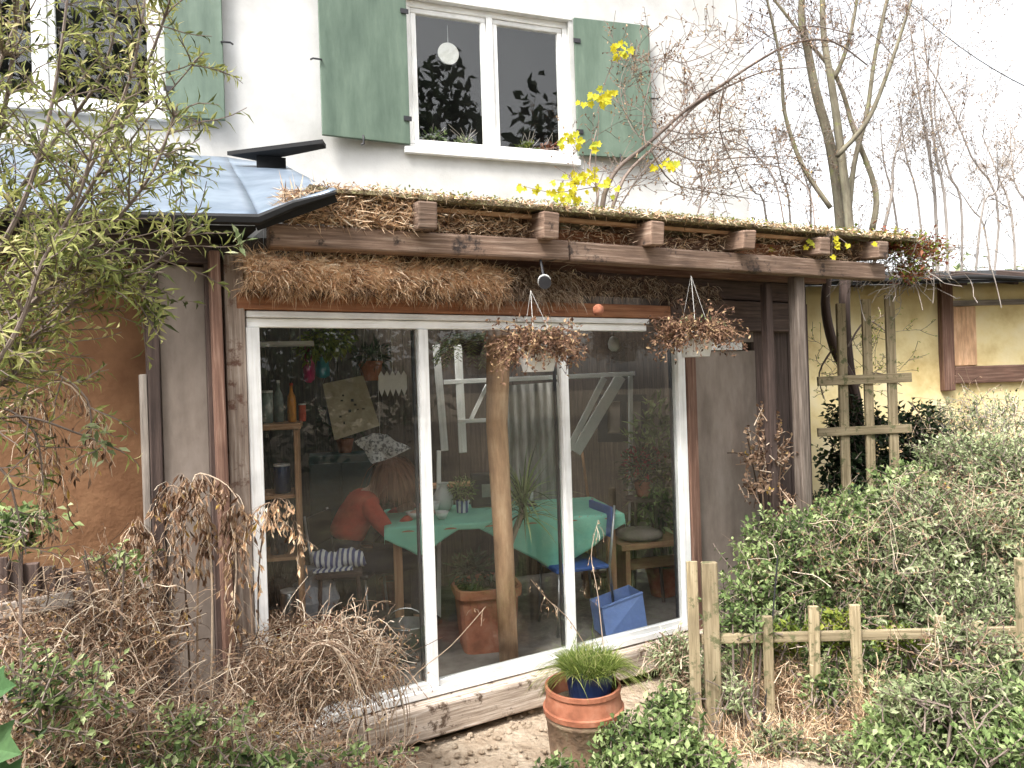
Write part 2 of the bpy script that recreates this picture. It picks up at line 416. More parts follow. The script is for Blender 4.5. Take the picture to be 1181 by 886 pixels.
# sandy trampled strip along the threshold
mb = MB(); N = 60; K = 26
for j in range(K+1):
    for i in range(N+1):
        s = -.6+3.3*i/N; q = -1.75 + 1.72*j/K
        p = G.P(s, q, 0)
        e = min(i, N-i)/6; e2 = min(j+2, K)/5
        edge = min(1, e)*min(1, e2)
        mb.v.append(Vector((p.x, p.y, GZ-.05 + .045*edge + .022*noise.noise(Vector((p.x*3, p.y*3, 1))) + .012*noise.noise(Vector((p.x*11, p.y*11, 4))))))
for j in range(K):
    for i in range(N):
        a = j*(N+1)+i; mb.face((a, a+1, a+N+2, a+N+1))
tag(mb.build('sandy_path', M['sand'], None, smooth=True), kind='structure')
# rubble lumps on it
mb = MB()
for k in range(420):
    s = rnd.uniform(.2, 2.0); q = rnd.uniform(-1.5, -.06); p = G.P(s, q, GZ+.005)
    rr = rnd.uniform(.006, .022)*(1.6 if rnd.random() < .1 else 1)
    mb.lathe(p, [(rr*.7, -rr*.3), (rr, 0), (rr*.75, rr*.5), (rr*.3, rr*.7)], n=6, r=rnd.random(), cap1=True, rot=rnd.random()*6, wob=.25)
tag(mb.build('rubble', M['sand'], None), kind='stuff')

# ------------------------------------------------------------------ the white house
house = thing('white_house', 'white rendered house with green shutters and double glazed upper windows behind the shed', 'house', H.P(0, 0, GZ))
def wall_with_holes(mb, Pl, s0, s1, z0, z1, i0, i1, holes):
    xs = sorted({s0, s1, *[h[0] for h in holes], *[h[1] for h in holes]})
    for a, b in zip(xs[:-1], xs[1:]):
        hh = [h for h in holes if h[0] <= a+1e-6 and h[1] >= b-1e-6]
        z = z0
        for h in sorted(hh, key=lambda h: h[2]):
            if h[2] > z: mb.box(Pl, a, b, i0, i1, z, h[2])
            z = h[3]
        if z < z1: mb.box(Pl, a, b, i0, i1, z, z1)
WS0, WS1, WZ0, WZ1 = -.70, .88, 3.95, 5.28
LS0, LS1 = -4.30, -2.66
holes = [(WS0+.01, WS1-.01, WZ0, WZ1), (LS0+.01, LS1-.01, 4.06, 5.39)]
mb = MB(); wall_with_holes(mb, H, -8, 2.86, -.3, 7.2, 0, .30, holes)
mb.box(H, 2.56, 2.858, .302, 7, -.3, 7.2); mb.box(H, -8, -7.7, .302, 7, -.3, 7.2)
mb.box(H, -7.698, 2.558, 6.7, 6.998, -.3, 7.2)
mb.build('wall', M['render'], house)
mb = MB()   # pitched roof, above the picture
e = [H.P(-8.3, -.5, 7.15), H.P(3.1, -.5, 7.15), H.P(3.1, 3.5, 9.6), H.P(-8.3, 3.5, 9.6), H.P(-8.3, 7.5, 7.15), H.P(3.1, 7.5, 7.15)]
mb.quad(e[0], e[1], e[2], e[3]); mb.quad(e[3], e[2], e[5], e[4])
rf = mb.build('roof', M['terra'], house); sm = rf.modifiers.new('thick', 'SOLIDIFY'); sm.thickness = .12
def window(s0, s1, z0, z1):
    d0 = .05
    m = MB(); w = .055
    # outer frame
    m.box(H, s0, s1, d0, d0+.07, z1-w, z1); m.box(H, s0, s1, d0, d0+.07, z0, z0+w)
    m.box(H, s0, s0+w, d0, d0+.07, z0+w+.001, z1-w-.001); m.box(H, s1-w, s1, d0, d0+.07, z0+w+.001, z1-w-.001)
    mid = (s0+s1)/2
    m.box(H, mid-.028, mid+.028, d0-.012, d0+.07, z0+w+.002, z1-w-.002)
    wf = m.build('window', M['white_paint'], house, bevel=.006)
    # sashes and panes
    for a, b in ((s0+w+.004, mid-.032), (mid+.032, s1-w-.004)):
        m = MB(); q = .048; i0 = d0+.010; i1 = d0+.062
        m.box(H, a, b, i0, i1, z1-w-q, z1-w-.004); m.box(H, a, b, i0, i1, z0+w+.004, z0+w+q)
        m.box(H, a, a+q, i0, i1, z0+w+q+.001, z1-w-q-.001); m.box(H, b-q, b, i0, i1, z0+w+q+.001, z1-w-q-.001)
        m.build('sash', M['white_paint'], wf, bevel=.008)
        m = MB(); m.box(H, a+q-.004, b-q+.004, d0+.03, d0+.036, z0+w+q-.004, z1-w-q+.004)
        m.build('pane', M['glass'], wf)
    m = MB(); m.box(H, s0-.05, s1+.05, -.05, d0-.003, z0-.055, z0-.002); m.build('sill', M['white_paint'], wf, bevel=.006)
    m = MB(); m.box(H, s0-.02, s1+.02, -.012, .04, z1+.002, z1+.05); m.build('lintel_board', M['white_paint'], wf, bevel=.004)
    # inner window board
    m = MB(); m.box(H, s0, s1, .125, .42, z0-.01, z0+.035); m.build('window_board', M['white_paint'], wf)
window(WS0, WS1, WZ0, WZ1); window(LS0, LS1, 4.06, 5.39)
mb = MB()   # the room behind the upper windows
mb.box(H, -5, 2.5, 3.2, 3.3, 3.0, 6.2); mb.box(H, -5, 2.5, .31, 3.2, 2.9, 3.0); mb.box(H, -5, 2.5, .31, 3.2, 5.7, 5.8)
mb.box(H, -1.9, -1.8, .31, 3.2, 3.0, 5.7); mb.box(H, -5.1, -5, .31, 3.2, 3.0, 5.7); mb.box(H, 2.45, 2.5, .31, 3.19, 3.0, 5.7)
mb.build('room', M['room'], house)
def shutter(hinge_s, s1, z0, z1, swing, label):
    """flat board shutter hinged at hinge_s, free edge towards s1, swung off the wall by swing"""
    sgn = 1 if s1 > hinge_s else -1; L = abs(s1-hinge_s)
    u = H.u*math.cos(swing)*sgn - H.n*math.sin(swing)
    nn = Vector((0, 0, 1)).cross(u).normalized()
    if nn.dot(H.n) > 0: nn = -nn
    base = H.P(hinge_s, -.035, 0)
    m = MB(); c = base + u*L/2 + Vector((0, 0, (z0+z1)/2))
    m.obox(c, u*L/2, nn*.016, Vector((0, 0, (z1-z0)/2)))
    sh = m.build('shutter', M['shutter'], house, bevel=.005); sh['label'] = label
    m = MB()   # strap hinges and edging
    for zz in (z0+.22, z1-.22):
        m = MB(); m.obox(base + u*.02 + nn*.022 + Vector((0,0,zz)), u*.035, nn*.004, Vector((0,0,.02)))
        m.build('hinge', M['dark'], sh)
    m = MB()
    e = base + u*(L-.01) + Vector((0, 0, (z0*.55+z1*.45)))
    m.tube([e - nn*.01, e + nn*.03, e + nn*.03 + u*.07, e+nn*.0+u*.085], .008, 5)
    m.build('side_catch', M['dark'], sh); m = MB()
    e = base + u*(L*.55) + Vector((0, 0, z0))
    m.tube([e+Vector((0,0,.03))+nn*.02, e+nn*.025, e+nn*.025-Vector((0,0,.04)), e+nn*.02-Vector((0,0,.05))+u*.02], .009, 5)
    m.build('catch', M['dark'], sh)
    return sh
shutter(-.70, -1.455, 3.965, 5.34, R(5), 'green shutter left of the middle window')
shutter(.905, 1.685, 3.99, 5.29, R(4), 'green shutter at the right end of the house front')
shutter(LS1+.03, -2.20, 4.03, 5.40, R(5), 'green shutter right of the window behind the bush')

# things in the upper window
m = MB(); c = H.P(-.33, .02, 4.93) ; 
def disc(pc, rad, th=.008, n=28):
    mm = MB(); k = H.n
    ring = [(math.cos(2*math.pi*j/n), math.sin(2*math.pi*j/n)) for j in range(n)]
    for sgn in (-1, 1):
        for (a, b) in ring: mm.v.append(pc + H.u*a*rad + Vector((0,0,b*rad)) + k*th*sgn)
    mm.face(list(range(n))); mm.face(list(range(n, 2*n))[::-1])
    for j in range(n): mm.face((j, j+n, (j+1) % n+n, (j+1) % n))
    return mm
dc = H.pt(517, 62, .14)
t = thing('paper_disc', 'round white paper disc hanging behind the left pane of the upper window', 'ornament', dc)
disc(dc, .098).build('disc', M['paper'], t)
m = MB(); m.tube([dc+Vector((0,0,.096)), dc+Vector((0,0,.26))], .002, 4); m.build('thread', M['white_obj'], t)
# ------------------------------------------------------------------ the glazed shed
shed = thing('garden_room', 'timber garden room with sliding glass front, rafters and a mossy straw roof', 'garden shed', G.P(1.4, .5, GZ))
FZ0, FZ1 = .20, 2.20
# --- white sliding frame
def wf(name, parent, lst, mat='white_paint', bev=.004):
    m = MB()
    for (a, b, c, d, e, f) in lst: m.box(G, a, b, c, d, e, f)
    return m.build(name, M[mat], parent, bevel=bev)
track = wf('sliding_frame', shed, [(-.015, 2.56, -.02, .07, 2.222, 2.255), (-.012, 2.55, .0, .05, 2.175, 2.219), (2.785, 3.45, .0, .05, 2.045, 2.10)], 'white_paint')
wf('left_jamb', track, [(-.02, .045, -.025, .07, .10, 2.172)])
wf('mullion', track, [(.90, .958, -.012, .038, .155, 2.172)])
wf('mullion', track, [(1.845, 1.90, -.012, .038, .155, 2.172)])
wf('right_jamb', track, [(2.80, 2.868, -.02, .05, .155, 2.043)])
wf('bottom_rail', track, [(.30, 2.90, -.022, .055, .125, .165), (.30, 2.86, 0, .04, .166, .20)])
m = MB()
for k in range(9): m.box(G, -.02+k*.037, .012+k*.037, -.022+rnd.uniform(-.01,.01), .05, .115, .15+rnd.uniform(-.03,.02), jit=.006)
m.build('broken_rail', M['peel_paint'], track)
for (a, b, z1_) in ((.046, .899, 2.174), (.959, 1.844, 2.174), (1.901, 2.799, 2.174)):
    m = MB(); m.box(G, a, b, .012, .018, .19, z1_); m.build('glass_pane', M['glass'], track)
# dark rubber/inner edges of the sliding leaves
m = MB()
for s in (.882, .96, 1.83, 1.902, 2.785): m.box(G, s, s+.012, .04, .062, .2, 2.17)
m.build('seal', M['dark'], track)
# --- threshold timber, whitewashed and worn
m = MB(); m.box(G, .05, 1.62, -.12, .06, -.055, .118, jit=.006); m.box(G, 1.625, 3.0, -.10, .06, -.05, .112, jit=.005)
th = m.build('threshold', M['sill_wood'], shed, bevel=.012)
m = MB(); m.box(G, -.1, 3.9, .07, .16, -.3, .098); m.build('plinth', M['dark_wood'], shed)
# --- head beam, red brown
m = MB(); m.box(G, -.06, 2.74, -.035, .085, 2.262, 2.345, jit=.004); m.build('lintel', M['orange_wood'], shed, bevel=.008)
m = MB(); m.box(G, 2.745, 4.0, -.03, .085, 2.18, 2.40, jit=.004); m.box(G, -.05, 4.0, -.0, .10, 2.41, 2.55); m.build('head_board', M['dark_wood'], shed, bevel=.008)
# --- eaves beam
BZ0, BZ1 = 2.545, 2.665
p = [B.P(-.17, 0, 2.605), B.P(1.5, 0, 2.612), B.P(4.20, 0, 2.59)]
m = MB(); m.beam(p[0], p[1], .10, .118, side=B.n, jit=.004); m.beam(p[1]+B.u*.002, p[2], .10, .118, side=B.n, jit=.004)
m.build('eaves_beam', M['beam'], shed, bevel=.012)
m = MB(); m.beam(B.P(.1, .35, 2.60), B.P(4.0, .35, 2.60), .08, .10, side=B.n); m.build('inner_plate', M['red_wood'], shed, bevel=.008)
# --- rafters
slope = .09
for k, s in enumerate([.60, 1.335, 2.06, 2.79, 3.50, 4.05]):
    m = MB(); w = .105
    f = -.13 + rnd.uniform(-.03, .02)
    far = 2.3
    a = B.P(s, f, 2.742 + f*slope); b = B.P(s, far, 2.742 + far*slope)
    m.beam(a, b, w, .145 if k < 3 else .125, side=B.u, jit=.004); m.build('rafter', M['beam'], shed, bevel=.010)
# --- blocking boards between the rafters
for k, s in enumerate([.66, 1.39, 2.12, 2.85]):
    m = MB(); m.box(B, s, s+.62, .10, .13, 2.669, 2.765, jit=.004); m.build('blocking', M['orange_wood' if k % 2 else 'red_wood'], shed, bevel=.004)
    m = MB(); m.box(B, s-.02, s+.64, .0, .03, 2.79, 2.812, jit=.003); m.build('batten', M['trunk_wood'], shed)
# --- deck and turf
mb = MB()
n1, n2 = 60, 8
for top in (0, 1):
    for j in range(n2+1):
        for i in range(n1+1):
            s = .02+4.5*i/n1; q = -.09 + 1.25*j/n2
            if j == 0: q += .03*noise.noise(Vector((s*4, top, 0)))
            z = 2.835 + slope*q + (.022+.012*noise.noise(Vector((s*5, q*5, 2))) if top else -.003)
            mb.v.append(B.P(s, q, z))
st = (n1+1)*(n2+1)
for j in range(n2):
    for i in range(n1):
        a = j*(n1+1)+i; mb.face((a, a+n1+1, a+n1+2, a+1)); a += st; mb.face((a, a+1, a+n1+2, a+n1+1))
for i in range(n1): mb.face((i, i+1, i+1+st, i+st)); a = n2*(n1+1)+i; mb.face((a+1, a, a+st, a+1+st))
for j in range(n2): a = j*(n1+1); mb.face((a+n1+1, a, a+st, a+n1+1+st)); a += n1; mb.face((a, a+n1+1, a+n1+1+st, a+st))
M['moss'] = m_noise('mossy roof edge', [(.3, (.10,.075,.05)), (.48, (.24,.19,.11)), (.6, (.38,.36,.18)), (.75, (.55,.5,.36))], scale=26, bump=1.0, dist=.03)
mb.build('roof', M['moss'], shed)
for k, s in enumerate([.02, 1.13, 2.25, 3.37]):   # unseen clear panels, added between turf and house to light the room
    m = MB(); a, b = s+.01, s+1.10
    q = [B.P(a, 1.17, 2.835+slope*1.17), B.P(b, 1.17, 2.835+slope*1.17), B.P(b, 2.75, 2.835+slope*2.75), B.P(a, 2.75, 2.835+slope*2.75)]
    m.quad(*q); m.build('added_roof_light', M['glass'], shed)
# lumpy moss and straw along the roof edge
def fuzz(mb, plane, s0, s1, i0, i1, z0, z1, n, L, drop, w=.004, spread=1.0):
    for _ in range(n):
        p = plane.P(rnd.uniform(s0, s1), rnd.uniform(i0, i1), rnd.uniform(z0, z1))
        d = Vector((rnd.gauss(0, 1), rnd.gauss(0, 1), rnd.gauss(0, .6))).normalized()*spread - plane.n*.35
        l = L*rnd.uniform(.4, 1.3); pts = [p]
        for k in range(3):
            d = (d + Vector((0, 0, -drop))).normalized(); pts.append(pts[-1] + d*l/3)
        side = Vector((rnd.gauss(0,1), rnd.gauss(0,1), rnd.gauss(0,1))).cross(d)
        if side.length < 1e-3: side = Vector((1,0,0))
        mb.strip(pts, w*rnd.uniform(.6, 1.6), side.normalized())
mb = MB(); fuzz(mb, B, .05, 4.45, -.12, .02, 2.835, 2.868, 4200, .035, .1, .006)
mb.build('moss_fringe', M['straw'], shed)
mb = MB()
for _ in range(2600):
    s = .3+4.2*rnd.random()**.8
    p = B.P(s, rnd.uniform(-.12, .1), rnd.uniform(2.85, 2.875))
    mb.leaf(p, Vector((rnd.gauss(0,1), rnd.gauss(0,1), rnd.random()*.8)), Vector((0,0,1)), rnd.uniform(.012,.03), .012)
mb.build('moss_leaves', M['limeleaf'], shed)
# straw packed on the beam between the rafters
mb = MB()
fuzz(mb, B, -.1, .58, -.07, .05, 2.67, 2.83, 3000, .09, .05, .005)
fuzz(mb, B, .62, 1.3, -.02, .10, 2.68, 2.81, 1000, .07, .05, .005)
fuzz(mb, B, 1.4, 4.1, -.01, .12, 2.67, 2.79, 1500, .06, .1, .005)
mb.build('straw_packing', M['straw'], shed)
# straw bundle hanging behind the beam, above the glass
mb = MB()
prof = []
for k in range(0, 33):
    s = -.02 + 1.40*k/32
    prof.append((G.P(s, -.06, 2.44+.015*noise.noise(Vector((s*6,0,0)))), .085+.018*noise.noise(Vector((s*7, 3, 0)))))
mb.tube([a for a, b in prof], [b for a, b in prof], 12, r=.5)
core = mb.build('straw_roll', M['straw'], shed)
mb = MB()
for _ in range(9500):
    s = rnd.uniform(-.03, 1.42); a = rnd.uniform(-1.9, 1.9); rr = .075+.035*noise.noise(Vector((s*9, a*1.5, 4)))
    p = G.P(s, -.06 - rr*math.cos(a), 2.44 + rr*math.sin(a))
    d = (-G.n*math.cos(a) + Vector((0,0,math.sin(a)*.5)) + Vector((rnd.gauss(0,1.0), rnd.gauss(0,.8), rnd.gauss(0,.7)))).normalized()
    l = rnd.uniform(.03, .12); pts = [p]
    for k in range(3):
        d = (d+Vector((rnd.gauss(0,.3),rnd.gauss(0,.3),-.22))).normalized(); pts.append(pts[-1]+d*l/3)
    side = d.cross(Vector((rnd.gauss(0,1), rnd.gauss(0,1), rnd.gauss(0,1)))).normalized()
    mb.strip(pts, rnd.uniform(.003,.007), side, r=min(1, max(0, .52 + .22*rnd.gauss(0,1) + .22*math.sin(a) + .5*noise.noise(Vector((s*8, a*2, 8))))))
mb.build('straw_fibres', M['straw'], shed)
mb = MB()
fuzz(mb, G, 1.40, 1.95, -.10, .0, 2.36, 2.54, 1500, .12, .5, .005)
fuzz(mb, G, 1.95, 2.7, -.06, .0, 2.40, 2.53, 900, .06, .5, .004)
fuzz(mb, G, 2.7, 3.2, -.06, .0, 2.36, 2.5, 500, .07, .5, .004)
mb.build('straw_shreds', M['drystem'], shed)
# --- posts at the left of the glass
m = MB(); m.box(G, -.115, -.025, -.03, .09, -.1, 2.53, jit=.006); m.build('post', M['peel_post'], shed, bevel=.010)
m = MB(); m.beam(G.P(-.145, -.06, -.1), G.P(-.165, -.06, 2.53), .05, .07, side=G.u, jit=.004); m.build('post', M['red_wood'], shed, bevel=.008)
# --- brown post right of the glass, blank panel, boarded part, outer post
m = MB(); m.box(G, 2.874, 2.965, -.03, .07, .0, 2.044, jit=.004); m.build('post', M['red_wood'], shed, bevel=.008)
m = MB(); m.box(G, 2.967, 3.60, .02, .04, .0, 2.04, jit=.003); m.box(G, 2.967, 3.60, .03, .045, 2.105, 2.18); m.build('blank_panel', M['panel'], shed)
m = MB()
s = 3.602
while s < 4.2:
    w = rnd.uniform(.10, .14); m.box(G, s, s+w-.006, .03+rnd.uniform(0,.01), .055, .0, 2.40, jit=.003); s += w
m.build('wall_board', M['dark_wood'], shed)
m = MB(); m.beam(B.P(3.42, .06, -.1), B.P(3.40, .06, 2.54), .085, .09, side=B.u, jit=.006); m.build('post', M['dark_post'], shed, bevel=.014)
m = MB(); m.beam(B.P(3.22, .16, -.1), B.P(3.22, .16, 2.5), .06, .06, side=B.u); m.build('post', M['dark_wood'], shed, bevel=.006)
# --- inside: floor, back wall, side walls, trunk post
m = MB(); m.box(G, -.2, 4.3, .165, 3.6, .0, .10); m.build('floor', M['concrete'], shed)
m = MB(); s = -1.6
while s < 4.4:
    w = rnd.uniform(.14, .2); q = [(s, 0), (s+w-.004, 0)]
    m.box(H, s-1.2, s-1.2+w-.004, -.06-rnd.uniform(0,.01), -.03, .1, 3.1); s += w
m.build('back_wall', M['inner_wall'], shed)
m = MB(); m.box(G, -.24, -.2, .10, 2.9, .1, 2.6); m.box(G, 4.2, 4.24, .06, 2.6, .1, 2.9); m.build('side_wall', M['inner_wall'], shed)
tp = at(588, 600, 4.55)
m = MB(); base = at(587, 757, 4.62); topp = at(575, 372, 4.62)
pts = [Vector((base.x, base.y, .10)), Vector((base.x-.012, base.y, .9)), Vector((base.x-.03, topp.y, 1.6)), Vector((topp.x, topp.y, 2.2)), Vector((topp.x-.015, topp.y, 2.72))]
m.tube(pts, [.060, .062, .068, .078, .078], 14); m.build('trunk_post', M['trunk_wood'], shed, smooth=True)

# ------------------------------------------------------------------ lean-to on the left
lean = thing('lean_to', 'ochre daubed lean-to with a grey sheet roof left of the glass front', 'lean-to', G.P(-.8, .1, GZ))
m = MB(); nx, nz = 40, 40
for j in range(nz+1):
    for i in range(nx+1):
        s = -2.6 + 2.16*i/nx; z = -.1+2.75*j/nz
        m.v.append(G.P(s, .12 + .02*noise.noise(Vector((s*2, z*2, 5))) + .006*noise.noise(Vector((s*9, z*9, 5))), z))
for j in range(nz):
    for i in range(nx):
        a = j*(nx+1)+i; m.face((a, a+1, a+nx+2, a+nx+1))
w_ = m.build('wall', M['cob'], lean, smooth=True)
m = MB(); m.box(G, -2.6, -.2, .16, .30, -.1, 2.7); m.build('wall_core', M['cob'], lean)
m = MB(); m.box(G, -.405, -.205, -.01, .02, .38, 2.46, jit=.004); m.build('panel', M['panel'], lean, bevel=.003)
m = MB(); m.box(G, -.46, -.408, -.03, .05, .2, 2.5, jit=.005); m.build('post', M['dark_wood'], lean, bevel=.006)
m = MB(); m.box(G, -.49, -.463, -.015, .05, .3, 1.95, jit=.005); m.build('board', M['grey_wood'], lean, bevel=.003)
m = MB(); m.box(G, -.203, -.178, -.04, .05, -.05, 2.5, jit=.004); m.build('board', M['dark_wood'], lean, bevel=.003)
m = MB(); m.box(G, -.60, -.17, -.06, .10, .22, .37, jit=.006); m.build('base_board', M['grey_wood'], lean, bevel=.006)
m = MB(); m.box(G, -.44, -.18, -.02, .1, -.1, .21, jit=.006); m.build('base_block', M['dark_wood'], lean, bevel=.006)
m = MB(); m.box(G, -2.6, -.17, -.05, .1, 2.47, 2.62, jit=.004); m.build('wall_plate', M['dark_wood'], lean)
# roof sheet
fl = at(-260, 236, 2.75); fr = at(298, 249, 3.42); br = at(262, 181, 5.86); bl = at(-60, 165, 5.2)
hr = at(388, 218, 3.50); hb = at(326, 191, 5.9)
def sub(a, b, c, d, nu, nv, mb, amp, seed):
    b0 = len(mb.v)
    for j in range(nv+1):
        for i in range(nu+1):
            u, v = i/nu, j/nv
            p = (a*(1-u)+b*u)*(1-v) + (d*(1-u)+c*u)*v
            p = p + Vector((0, 0, amp*noise.noise(Vector((p.x*1.5, p.y*1.2, seed)))*min(1, 4*v, )))
            mb.v.append(p)
    for j in range(nv):
        for i in range(nu):
            q = b0 + j*(nu+1)+i; mb.face((q, q+1, q+nu+2, q+nu+1))
m = MB(); sub(fl, fr, br, bl, 30, 16, m, .03, 2); 
r_ = m.build('roof_sheet', M['metal_roof'], lean, smooth=True); k = r_.modifiers.new('t', 'SOLIDIFY'); k.thickness = .006
m = MB(); mid1 = at(318, 243, 3.5); 
sub(fr+Vector((.002,0,0)), hr, hb, br+Vector((.002,0,0)), 10, 16, m, .02, 9)
for v in m.v: pass
r_ = m.build('roof_hip', M['metal_roof'], lean, smooth=True); k = r_.modifiers.new('t', 'SOLIDIFY'); k.thickness = .006
m = MB(); dz = Vector((0, 0, -.018)); m.tube([fl+dz, (fl+fr)/2+dz, fr+dz, fr*.55+hr*.45+dz+Vector((0,0,.012)), hr+dz], [.022,.022,.026,.020,.008], 6)
m.build('roof_edge', M['black'], lean)
m = MB()   # dark soffit boards under the sheet
a0, a1 = fl+Vector((0,.05,-.035)), fr+Vector((-.03,.05,-.035))
c1 = G.P(-.02, .1, 2.62); c0 = G.P(-2.6, .1, 2.62)
m.quad(a0, a1, c1, c0); 
s_ = m.build('soffit', M['black'], lean); k = s_.modifiers.new('t', 'SOLIDIFY'); k.thickness = .02
m = MB(); m.beam(fr+Vector((-.03,.05,-.04)), hr+Vector((-.01,.03,-.035)), .02, .035, side=(1,-.4,0)); m.build('barge_board', M['black'], lean)
# small canopy slab over the roof sheet
pc = thing('canopy_board', 'dark plank sticking out from the white wall above the grey roof', 'plank', H.P(-1.8, -.4, 3.8))
m = MB(); q = [at(262, 178, 5.25), at(372, 165, 5.06), at(376, 170, 5.17), at(300, 184, 5.42)]
zq = sum(p.z for p in q)/4
for p in q: p.z = zq+.02
b0 = len(m.v)
for z in (0, -.028):
    for p in q: m.v.append(p+Vector((0,0,z)))
m.face((0,1,2,3)); m.face((7,6,5,4))
for j in range(4): m.face((j, (j+4), (j+1) % 4+4, (j+1) % 4))
m.build('plank', M['black'], pc)
m = MB(); c = (q[0]+q[1]+q[2]+q[3])/4 + Vector((-.12, .1, 0)); m.beam(c+Vector((0,0,-.04)), c+Vector((0,.0,-.24)), .2, .1, side=H.u); m.build('bracket', M['black'], pc)
# ================================================================== inside the garden room
FL = .10
def up(z): return Vector((0, 0, z))
def W(px, Y, z):                       # point seen in column px at depth Y and height z
    py = CY
    for _ in range(6):
        p = at(px, py, Y); py += (p.z - z)/Y*F
    return at(px, py, Y)
# --- shelf unit at the left
c = W(326, 4.55, FL)
t = thing('shelf_unit', 'tall brown wooden shelf unit just inside the left pane with bottles on top', 'shelf', c)
ux = Vector((1, .25, 0)).normalized(); uy = Vector((-.25, 1, 0)).normalized()
zt = 1.66
m = MB(); m.obox(c+up(zt-FL-.02), ux*.16, uy*.2, up(.018)); m.build('shelf_top', M['pine'], t, bevel=.004)
for sx in (-1, 1):
    m = MB(); m.obox(c+ux*.13*sx+up((zt-FL-.04)/2), ux*(.045 if sx < 0 else .012), uy*.19, up((zt-FL-.045)/2)); m.build('side_panel', M['pine'], t, bevel=.004)
for zz in (.35, .75, 1.12):
    m = MB(); m.obox(c+up(zz)+ux*.015, ux*.10, uy*.17, up(.010)); m.build('shelf_board', M['pine'], t)
def bottle(px, Y, z, r, h, mat, label, name='bottle', neck=True):
    c = W(px, Y, z)
    t = thing(name, label, name.replace('_', ' '), c)
    m = MB()
    if neck: prof = [(r*.9, 0), (r, .01), (r, h*.55), (r*.85, h*.66), (r*.38, h*.78), (r*.36, h*.93)]
    else: prof = [(r*.85, 0), (r, .01), (r, h*.9), (r*.9, h*.92)]
    m.lathe(c, prof, 16, cap1=True); m.build('body', M[mat], t, smooth=True)
    m = MB(); m.lathe(c+up(prof[-1][1]), [(prof[-1][0]*1.12, 0), (prof[-1][0]*1.12, h*.07)], 14, cap1=True); m.build('cap', M['redtop' if mat == 'orange' else 'white_obj'], t)
M['jar'] = m_plain('pale green glass', (.30,.36,.33), rough=.12, var=.3)
bottle(337, 4.5, zt, .026, .24, 'orange', 'orange squeeze bottle on the brown shelf unit behind the left pane')
bottle(309, 4.5, zt, .034, .20, 'jar', 'greenish glass jar at the left end of the shelf unit top', 'jar', False)
bottle(322, 4.6, zt, .030, .26, 'jar', 'tall greenish bottle just left of the orange bottle', 'bottle')
bottle(349, 4.6, zt, .022, .11, 'redtop', 'small red pot at the right end of the shelf unit top', 'spice_pot', False)
for (px, z, mat, lab) in ((322, .86, 'dark', 'black canister on the upper middle board of the shelf unit'), (334, .46, 'steel', 'grey tin on the lowest board of the shelf unit'), (326, 1.23, 'bluepot', 'navy tin on the top inner board of the shelf unit')):
    bottle(px, 4.5, z, .05, .18, mat, lab, 'canister', False)
# --- high shelf with trailing plant
c = at(322, 397, 4.4)
t = thing('high_shelf', 'thin white shelf board high up behind the left pane', 'shelf', c)
m = MB(); m.obox(c, ux*.20, uy*.10, up(.010)); m.build('board', M['white_obj'], t)
for sx in (-.12, .12):
    m = MB(); m.tube([c+ux*sx, c+ux*sx+up(.55)], .004, 5); m.build('hanger', M['steel'], t)
def foliage(mb, c, rx, ry, rz, n, L, Wd, out=1.0, hang=0.0, clump=None):
    c = Vector(c)
    for k in range(n):
        d = Vector((rnd.gauss(0,1), rnd.gauss(0,1), rnd.gauss(0,1))).normalized()
        q = rnd.random()**.45
        p = c + Vector((d.x*rx*q, d.y*ry*q, d.z*rz*q))
        dd = (d*out + Vector((rnd.gauss(0,.7), rnd.gauss(0,.7), rnd.gauss(0,.5)-hang)))
        mb.leaf(p, dd, Vector((rnd.gauss(0,.4), rnd.gauss(0,.4), 1)), L*rnd.uniform(.6, 1.25), Wd*rnd.uniform(.7, 1.2))
c = at(378, 392, 4.7)
t = thing('trailing_plant', 'yellow-green trailing plant hanging at the top behind the left pane', 'plant', c)
m = MB(); foliage(m, c, .17, .12, .10, 320, .06, .028, hang=.5); foliage(m, c+Vector((-.12,0,-.06)), .08, .06, .09, 90, .05, .022, hang=.8)
m.build('leaves', M['limeleaf'], t)
m = MB()
for k in range(6): m.tube([c+Vector((rnd.uniform(-.1,.1),0,.25)), c+Vector((rnd.uniform(-.15,.15),0,0)), c+Vector((rnd.uniform(-.2,.2),0,-.12))], .003, 4)
m.build('stems', M['twig'], t)
# --- bags
def bag(px, py, Y, w, h, mat, label):
    c = at(px, py, Y); t = thing('hanging_bag', label, 'bag', c)
    m = MB(); n = 10
    prof = [(.02, h*.5), (w*.30, h*.46), (w*.42, h*.2), (w*.5, -h*.15), (w*.46, -h*.4), (w*.2, -h*.5)]
    m.lathe(c, prof[::-1], 14, cap1=True, wob=.12)
    o = m.build('bag', M[mat], t, smooth=True); 
    m = MB(); m.tube([c+up(h*.48)+ux*.02, c+up(h*.48+.12), c+up(h*.48)-ux*.02], .004, 5); m.build('strap', M[mat], t)
bag(356, 422, 4.75, .07, .22, 'pink', 'magenta cloth bag hanging above the brown shelf unit')
bag(372, 424, 4.9, .09, .14, 'teal', 'teal cloth bag hanging just right of the magenta one')
bag(384, 470, 5.15, .10, .26, 'bluepot', 'navy cloth bag hanging behind the pale notice board')
